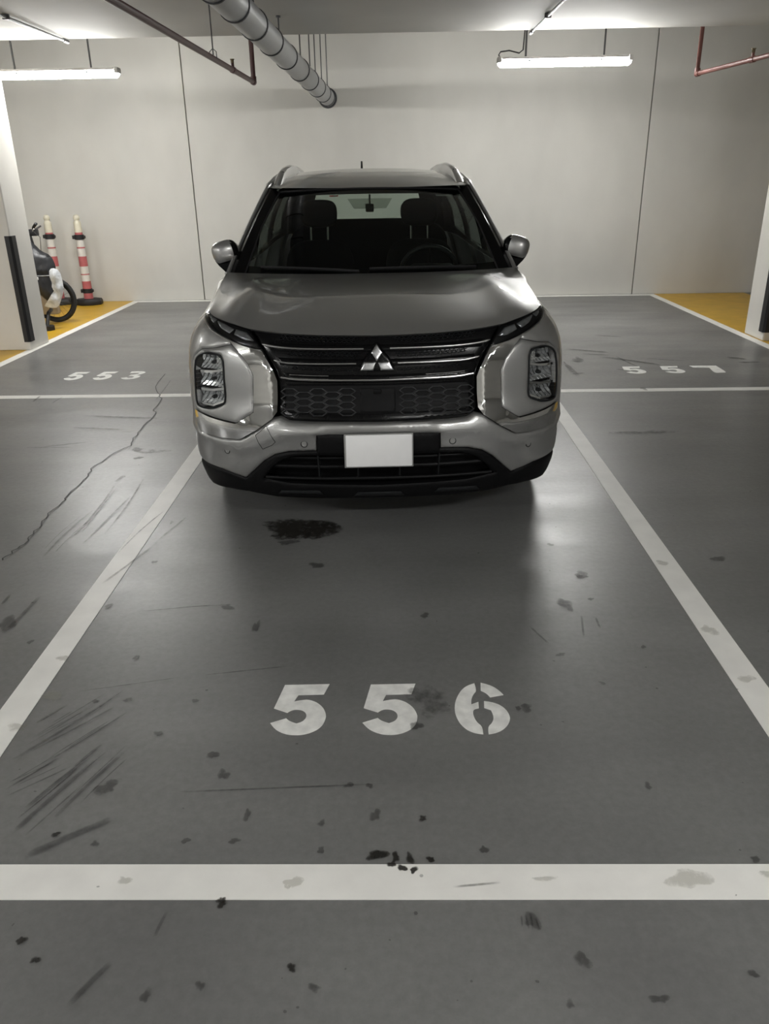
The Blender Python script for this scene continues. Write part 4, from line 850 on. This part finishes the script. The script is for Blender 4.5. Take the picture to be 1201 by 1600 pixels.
MB().tube([(-0.045, 4.10, 1.68), (-0.045, 4.09, 1.75), (-0.045, 4.085, 1.795)], [0.012, 0.009, 0.007], 8).build('antenna', 'black', CAR)
# rear glass and hatch frame
RG0 = lambda q: np.array([q*0.60, 4.42+0.0*q, 1.600-0.02*q*q]); RG1 = lambda q: np.array([q*0.72, 4.62-0.10*q*q, 1.19])
V, F = grid_patch(lambda q, r: RG0(q*0.76)*(1-r)+RG1(q*0.80)*r, np.linspace(-1, 1, 17), np.linspace(0, 1, 9)); mesh('rear_window', V, F, 'windshield', CAR)
for k in (1, -1):
    MB().sweep_loop([[tuple(RG0(k*0.76)*(1-r)+RG1(k*0.80)*r), tuple(RG0(k*1.02)*(1-r)+RG1(k*1.02)*r), tuple(np.array(side(k*1.0, 1-r))), tuple(np.array(side(k*0.98, 1-r))+[-0.04*k, 0, 0])] for r in np.linspace(0, 1, 8)]).build('rear_pillar', 'gloss_black', CAR)
MB().sweep_loop([[(u, 4.30, 1.645-0.03*(u/0.6)**2), (u, 4.58, 1.628-0.03*(u/0.6)**2), (u, 4.58, 1.612-0.03*(u/0.6)**2), (u, 4.36, 1.595-0.03*(u/0.6)**2)] for u in np.linspace(-0.6, 0.6, 15)]).build('rear_spoiler', 'paint', CAR)

# --- door mirrors
for k in (1, -1):
    mtx = Matrix.Rotation(k*math.radians(14), 4, 'Y') @ Matrix.Rotation(k*math.radians(-12), 4, 'Z')
    b = MB().ellipsoid((k*0.893, 1.63, 1.245), (0.080, 0.062, 0.066), 0.72, 28, 18, mtx)
    inv_ = mtx.inverted(); cap = []; hou = []
    for f_ in b.f:
        c = sum((Vector(b.v[i]) for i in f_), Vector())/len(f_)-Vector((k*0.893, 1.63, 1.245)); l = inv_ @ c
        (hou if (l.x*k < -0.044 or l.z < -0.052 or l.y > 0.045) else cap).append(f_)
    housing = mesh('mirror_housing', b.v, hou, 'gloss_black', CAR); mesh('mirror_cap', b.v, cap, 'paint', housing)
    MB().sweep_loop([[(k*(x-dx), y-0.02, z), (k*(x+dx), y-0.02, z), (k*(x+dx*0.9), y+0.03, z), (k*(x-dx*0.9), y+0.03, z)] for x, y, z, dx in ((0.893, 1.63, 1.20), (0.872, 1.63, 1.165), (0.850, 1.64, 1.12), (0.84, 1.65, 1.09))] if False else [[(k*(x-dx), y-0.028, z+0.006), (k*(x+dx), y-0.02, z), (k*(x+dx), y+0.03, z), (k*(x-dx), y+0.035, z+0.006)] for x, y, z, dx in ((0.895, 1.63, 1.192, 0.060), (0.885, 1.63, 1.165, 0.050), (0.868, 1.64, 1.130, 0.035), (0.855, 1.65, 1.09, 0.030))]).build('mirror_arm', 'black', housing)
    MB().ellipsoid((k*0.885, 1.692, 1.245), (0.068, 0.004, 0.052), 0.7, 20, 8, mtx).build('mirror_glass', 'chrome', housing)

# --- wipers
for (q0, q1, r0, r1) in ((-0.86, -0.10, 0.075, 0.055), (-0.02, 0.80, 0.075, 0.050)):
    MB().tube([wsh(q0+(q1-q0)*t, r0+(r1-r0)*t+0.012*math.sin(math.pi*t), 0.016) for t in np.linspace(0, 1, 10)], 0.008, 6).build('wiper', 'rubber', CAR)

# --- cabin
MB().box((-0.74, 1.30, 0.30), (0.74, 1.42, 1.06), 0.02).build('firewall', 'cabin', CAR)
dash = MB().sweep_loop([[(u, 1.36, 1.085), (u, 1.70, 1.105+0.01*math.cos(u*3)), (u, 1.80, 1.06), (u, 1.80, 0.80), (u, 1.40, 0.70)] for u in np.linspace(-0.76, 0.76, 21)]).build('dashboard', 'cabin', CAR)
MB().box((-0.12, 1.78, 0.98), (0.12, 1.81, 1.09), 0.01).build('display', 'gloss_black', dash)
MB().box((0.24, 1.58, 1.09), (0.52, 1.78, 1.145), 0.03).build('instrument_hood', 'cabin', dash)
swm = Matrix.Translation((0.38, 1.93, 1.07)) @ Matrix.Rotation(math.radians(-66), 4, 'X')
sw = MB().tube([swm @ Vector((0.185*math.cos(t), 0.185*math.sin(t), 0)) for t in np.linspace(0, 2*math.pi, 33)], 0.015, 10).build('steering_wheel', 'dark', CAR)
MB().ellipsoid((0, 0, 0), (0.07, 0.055, 0.025), 0.8).build('hub', 'cabin', sw).matrix_local = swm
for a in (0, 180, 270):
    t = math.radians(a); MB().tube([swm @ Vector((0.05*math.cos(t), 0.05*math.sin(t), 0)), swm @ Vector((0.18*math.cos(t), 0.18*math.sin(t), 0))], 0.014, 8).build('spoke', 'cabin', sw)
def seat(u, v, wdt, w0, hb, hr):
    s = MB().ellipsoid((u, v, w0), (wdt, 0.27, 0.09), 0.55).build('seat', 'seat', CAR)
    tl_ = Matrix.Rotation(math.radians(-16), 4, 'X')
    MB().ellipsoid((u, v+0.34, w0+hb*0.5), (wdt, 0.09, hb*0.52), 0.55, mtx=tl_).build('backrest', 'seat', s)
    MB().ellipsoid((u, v+0.44, w0+hb+hr), (0.135, 0.055, 0.095), 0.6, mtx=tl_).build('headrest', 'seat', s)
    for d in (-0.062, 0.062): MB().tube([(u+d, v+0.42, w0+hb-0.05), (u+d, v+0.44, w0+hb+hr)], 0.008, 8).build('headrest_post', 'chrome', s)
seat(-0.37, 2.30, 0.255, 0.66, 0.57, 0.185); seat(0.37, 2.30, 0.255, 0.66, 0.57, 0.185)
bench = MB().ellipsoid((0, 3.25, 0.68), (0.68, 0.27, 0.10), 0.45).build('rear_bench', 'seat', CAR)
MB().ellipsoid((0, 3.62, 1.00), (0.68, 0.09, 0.345), 0.45, 32, 14, Matrix.Rotation(math.radians(-16), 4, 'X')).build('backrest', 'seat', bench)
for u in (-0.42, 0.42):
    MB().ellipsoid((u, 3.72, 1.39), (0.145, 0.05, 0.085), 0.6).build('headrest', 'seat', bench)
    for d in (-0.05, 0.05): MB().tube([(u+d, 3.70, 1.25), (u+d, 3.72, 1.37)], 0.008, 8).build('headrest_post', 'chrome', bench)
V, F = grid_patch(lambda q, r: roof_pt(q*0.93, 0.05+0.88*r)-np.array([0, 0, 0.05]), np.linspace(-1, 1, 15), np.linspace(0, 1, 15)); mesh('headliner', V, F, 'cabin', CAR)
MB().box((-0.85, 1.30, 0.26), (0.85, 4.45, 0.34), 0.01).build('cabin_floor', 'cabin', CAR)
MB().box((-0.70, 3.75, 0.34), (0.70, 4.40, 0.95), 0.03).build('luggage_floor', 'cabin', CAR)
rv = MB().box((-0.028, 1.99, 1.445), (0.026, 2.03, 1.495), 0.008).build('mirror_mount', 'black', CAR)
MB().tube([(0, 2.02, 1.49), (0, 2.04, 1.55)], 0.006, 8).build('stem', 'black', rv)
MB().box((-0.62, 0.25, 0.20), (0.62, 4.40, 0.30), 0.02).build('underbody', 'black', CAR)
MB().box((-0.60, 0.22, 0.30), (0.60, 1.30, 0.92), 0.03).build('engine_block', 'black', CAR)

# --- wheels
def wheel(u, v, sg):
    R_, W_ = 0.362, 0.118
    prof = [(0.245, -W_*0.86), (0.262, -W_*0.96), (0.325, -W_), (0.350, -W_*0.86), (R_, -W_*0.55), (R_, W_*0.55), (0.350, W_*0.86), (0.325, W_), (0.262, W_*0.96), (0.245, W_*0.86)]
    t = MB().lathe([(r, h+u) for r, h in prof], (0, v, R_), 'x', 48, True).build('wheel', 'tyre', CAR); t['label'] = 'black tyre on alloy rim'
    b = MB().lathe([(0.247, u-W_*0.8), (0.236, u-W_*0.6), (0.232, u), (0.236, u+W_*0.6), (0.247, u+W_*0.8)], (0, v, R_), 'x', 40, True)
    for i in range(5):
        for d in (-0.16, 0.16):
            a0 = 2*math.pi*i/5; a1 = a0+d; x = u+sg*W_*0.55
            b.tube([(x, v+0.05*math.cos(a0), R_+0.05*math.sin(a0)), (x+sg*0.012, v+0.14*math.cos(a0+d*0.7), R_+0.14*math.sin(a0+d*0.7)), (x, v+0.238*math.cos(a1), R_+0.238*math.sin(a1))], [0.026, 0.019, 0.015], 8)
    b.lathe([(0.075, u+sg*W_*0.35), (0.07, u+sg*W_*0.62), (0.03, u+sg*W_*0.68)], (0, v, R_), 'x', 24)
    b.build('rim', 'rim', t)
    MB().lathe([(0.16, u-sg*0.01), (0.16, u-sg*0.035)], (0, v, R_), 'x', 28).build('brake_disc', 'steel', t)
for u in (-1, 1):
    for v in (0.96, 3.67): wheel(u*0.800, v, u)

# ------------------------------------------------------------------ striped delineator posts
def post(x, y, label, rz=0.0, clean=False):
    e = tag(empty('delineator_post', (x, y, 0.0), rz), label, 'traffic post', 'striped posts by the wall')
    octo = [(0.20*math.cos(t), 0.17*math.sin(t)) for t in [math.pi/8+k*math.pi/4 for k in range(8)]]
    MB().sweep_loop([[(a*s, b*s, z) for a, b in octo] for z, s in ((0.002, 0.97), (0.015, 1.0), (0.06, 1.0), (0.085, 0.93), (0.09, 0.5))]).build('base', 'rubber', e)
    def ring(z0, z1, r0, r1, m, name): return MB().lathe([(r0, z0), (r1, z1)], (0, 0, 0), 'z', 22).build(name, m, e)
    bands = [(0.08, 0.17, 'post_red'), (0.17, 0.24, 'post_red'), (0.24, 0.34, 'post_red'), (0.34, 0.43, 'post_white'), (0.43, 0.445, 'post_red'), (0.445, 0.55, 'post_white'), (0.55, 0.69, 'post_red'), (0.69, 0.80, 'post_white'), (0.80, 0.82, 'post_red'), (0.82, 0.93, 'post_white'), (0.93, 1.02, 'post_red'), (1.02, 1.14, 'cream')]
    rad = lambda z: 0.066-0.014*(z-0.08)/1.06
    for z0, z1, m in bands: ring(z0, z1, rad(z0), rad(z1), m, 'band')
    MB().lathe([(0.052, 1.14), (0.050, 1.16), (0.036, 1.175), (0.034, 1.185), (0.044, 1.20), (0.046, 1.225), (0.036, 1.250), (0.012, 1.262)], (0, 0, 0), 'z', 22).build('knob', 'cream', e)
    for z in ((0.955, 0.20) if not clean else (0.965,)):
        MB().lathe([(0.058, z-0.035), (0.070, z-0.03), (0.070, z+0.03), (0.058, z+0.035)], (0, 0, 0), 'z', 20).box((-0.095, -0.03, z-0.025), (-0.06, 0.03, z+0.025), 0.006).box((0.06, -0.025, z-0.02), (0.085, 0.025, z+0.02), 0.006).build('strap_clip', 'rubber', e)
    return e
post(-4.60, 11.93, 'red and white striped post on a black base, standing nearer the car', 0.1)
post(-5.06, 12.00, 'red and white striped post half hidden behind the bicycle bag', -0.2, True)

# ------------------------------------------------------------------ bicycle behind the left column
BX, BY = -4.42, 10.30
bike = tag(empty('bicycle', (BX, BY, 0.0)), 'black bicycle parked behind the left column, mostly hidden', 'bicycle')
def bwheel(cx):
    R_ = 0.285
    t = MB().lathe([(R_+0.028*math.cos(a)-0.026, 0.026*math.sin(a)) for a in np.linspace(0, 2*math.pi, 13)[:-1]], (cx, 0, R_+0.004), 'y', 40, True).build('wheel', 'tyre', bike)
    MB().lathe([(R_-0.05, -0.012), (R_-0.048, 0.012), (R_-0.066, 0.012), (R_-0.068, -0.012)], (cx, 0, R_), 'y', 40, True).build('rim', 'dark', t)
    MB().tube([(cx, -0.05, R_), (cx, 0.05, R_)], 0.022, 12).build('hub', 'steel', t)
    for i in range(20):
        a = 2*math.pi*i/20; s = 0.02 if i % 2 else -0.02
        MB().tube([(cx+0.02*math.cos(a), s, R_+0.02*math.sin(a)), (cx+(R_-0.055)*math.cos(a+0.12), 0, R_+(R_-0.055)*math.sin(a+0.12))], 0.0014, 4).build('spoke', 'steel', t)
bwheel(0.0); bwheel(-1.02)
fr = MB()
for s in (-0.055, 0.055): fr.tube([(0.0, s, 0.285), (-0.035, s, 0.48), (-0.07, s*0.6, 0.60)], 0.014, 8)
fr.tube([(-0.06, 0, 0.58), (-0.13, 0, 0.86)], 0.022, 10).tube([(-0.10, 0, 0.76), (-0.62, 0, 0.42), (-0.66, 0, 0.28)], 0.026, 10)
fr.tube([(-0.66, 0, 0.28), (-0.74, 0, 0.80)], 0.019, 10)
for s in (-0.06, 0.06): fr.tube([(-0.66, s*0.4, 0.28), (-1.02, s, 0.285)], 0.011, 8).tube([(-0.71, s*0.4, 0.62), (-1.02, s, 0.285)], 0.010, 8)
fr.build('frame', 'bikeframe', bike)
st = MB().tube([(-0.13, 0, 0.84), (-0.17, 0, 1.10), (-0.13, 0, 1.14)], 0.015, 10).build('stem', 'steel', bike)
hb = MB().tube([(-0.13, 0.26, 1.17), (-0.12, 0.10, 1.145), (-0.12, -0.02, 1.140), (-0.08, -0.10, 1.145), (-0.01, -0.20, 1.185), (0.05, -0.28, 1.215)], 0.012, 10).build('handlebar', 'bikeframe', bike)
MB().tube([(-0.035, -0.175, 1.168), (0.0, -0.225, 1.187), (0.06, -0.295, 1.222), (0.062, -0.298, 1.223)], [0.016, 0.018, 0.019, 0.012], 12).build('grip', 'rubber', hb)
MB().tube([(-0.06, -0.14, 1.155), (-0.02, -0.24, 1.135), (0.03, -0.31, 1.165)], 0.006, 8).build('brake_lever', 'fixture', hb)
MB().box((-0.16, -0.07, 1.07), (-0.05, 0.01, 1.15), 0.012).build('control_box', 'rubber', hb)
MB().tube([(-0.08, -0.12, 1.14), (0.01, -0.13, 1.06), (-0.03, -0.06, 0.95), (-0.08, 0, 0.80)], 0.004, 6).build('brake_cable', 'cable', bike)
MB().ellipsoid((-0.78, 0, 0.84), (0.13, 0.07, 0.035), 0.8).build('saddle', 'rubber', bike)
MB().lathe([(0.085, -0.056), (0.085, -0.050)], (-0.66, 0, 0.28), 'y', 28).tube([(-0.66, -0.06, 0.28), (-0.60, -0.075, 0.13)], 0.010, 8).tube([(-0.66, 0.06, 0.28), (-0.72, 0.075, 0.43)], 0.010, 8).build('crank', 'steel', bike)
for x, y, z in ((-0.60, -0.13, 0.13), (-0.72, 0.13, 0.43)): MB().box((x-0.045, y-0.045, z-0.012), (x+0.045, y+0.045, z+0.012), 0.006).build('pedal', 'rubber', bike)
sd = MB().tube([(-0.02, -0.06, 0.25), (0.06, -0.30, 0.20), (0.10, -0.48, 0.19), (0.10, -0.58, 0.04)], [0.020, 0.024, 0.024, 0.022], 10).build('side_stand', 'bikeframe', bike)
MB().prism([(0.01, -0.62), (0.07, -0.70), (0.17, -0.68), (0.20, -0.60), (0.15, -0.52), (0.06, -0.53)], 0.002, 0.055).build('stand_foot', 'rubber', sd)
MB().box((-0.30, -0.16, 0.12), (0.09, -0.06, 0.42), 0.03).build('side_panel', 'tan', bike)['label'] = 'tan plastic side panel'

def soft(name, prof, depth, m, parent, label, cat, seed, amp):
    """pillow-like bag from an outline (x, z): two domed sides with folds"""
    rnd_ = random.Random(seed); P = densify(smooth_poly(prof, 1), 0.03); cx = sum(p[0] for p in P)/len(P); cz = sum(p[1] for p in P)/len(P)
    V = []; F = []; n = len(P); rings = 7; ph = [rnd_.uniform(0, 6.28) for _ in range(4)]
    for sgn in (-1, 1):
        for j in range(rings+1):
            k = j/rings; h = depth*math.sqrt(max(0, 1-k*k))
            for x, z in P:
                X = cx+(x-cx)*k; Z = cz+(z-cz)*k
                w = amp*(math.sin(X*55+Z*8+ph[0])+0.7*math.sin(X*31-Z*19+ph[1])+0.5*math.sin(Z*44+ph[2]))*(1-k*0.6)
                V.append((X, sgn*(h+w*(1 if k < 0.98 else 0)), Z))
    for sidx in range(2):
        o = sidx*(rings+1)*n
        for j in range(rings):
            for i in range(n):
                q = (o+j*n+i, o+j*n+(i+1) % n, o+(j+1)*n+(i+1) % n, o+(j+1)*n+i); F.append(q if sidx == 0 else q[::-1])
    ob = mesh(name, V, F, m, None, True, 70); return tag(ob, label, cat)
bagp = [(-0.40, 1.10), (-0.173, 1.062), (-0.051, 1.045), (0.017, 0.985), (0.081, 0.91), (0.184, 0.864), (0.228, 0.758), (0.218, 0.667), (0.185, 0.576), (0.205, 0.421), (0.210, 0.312), (0.123, 0.266), (0.064, 0.298), (0.011, 0.361), (-0.103, 0.441), (-0.287, 0.49), (-0.40, 0.5)]
bag = soft('cargo_bag', bagp, 0.13, 'bag', None, 'black nylon bag draped over the front of the bicycle', 'bag', 3, 0.015)
bag.location = (BX, BY-0.33, 0.0)
MB().tube([(-0.36, -0.130, 0.64), (-0.1, -0.142, 0.635), (0.10, -0.125, 0.63), (0.20, -0.06, 0.63)], 0.006, 6).build('zip_cord', 'conduit', bag)
MB().box((0.03, -0.15, 0.585), (0.045, -0.13, 0.62), 0.003).build('tag', 'plate', bag)
pb = [(0.24, 0.681), (0.29, 0.735), (0.38, 0.70), (0.395, 0.589), (0.395, 0.468), (0.345, 0.361), (0.29, 0.26), (0.185, 0.255), (0.10, 0.287), (0.26, 0.332), (0.295, 0.408), (0.250, 0.5), (0.262, 0.576)]
pbag = soft('plastic_bag', pb, 0.028, 'foil', None, 'crumpled clear plastic bag hanging by the bicycle wheel', 'plastic bag', 5, 0.012)
pbag.location = (BX-0.035, BY-0.52, 0.0)
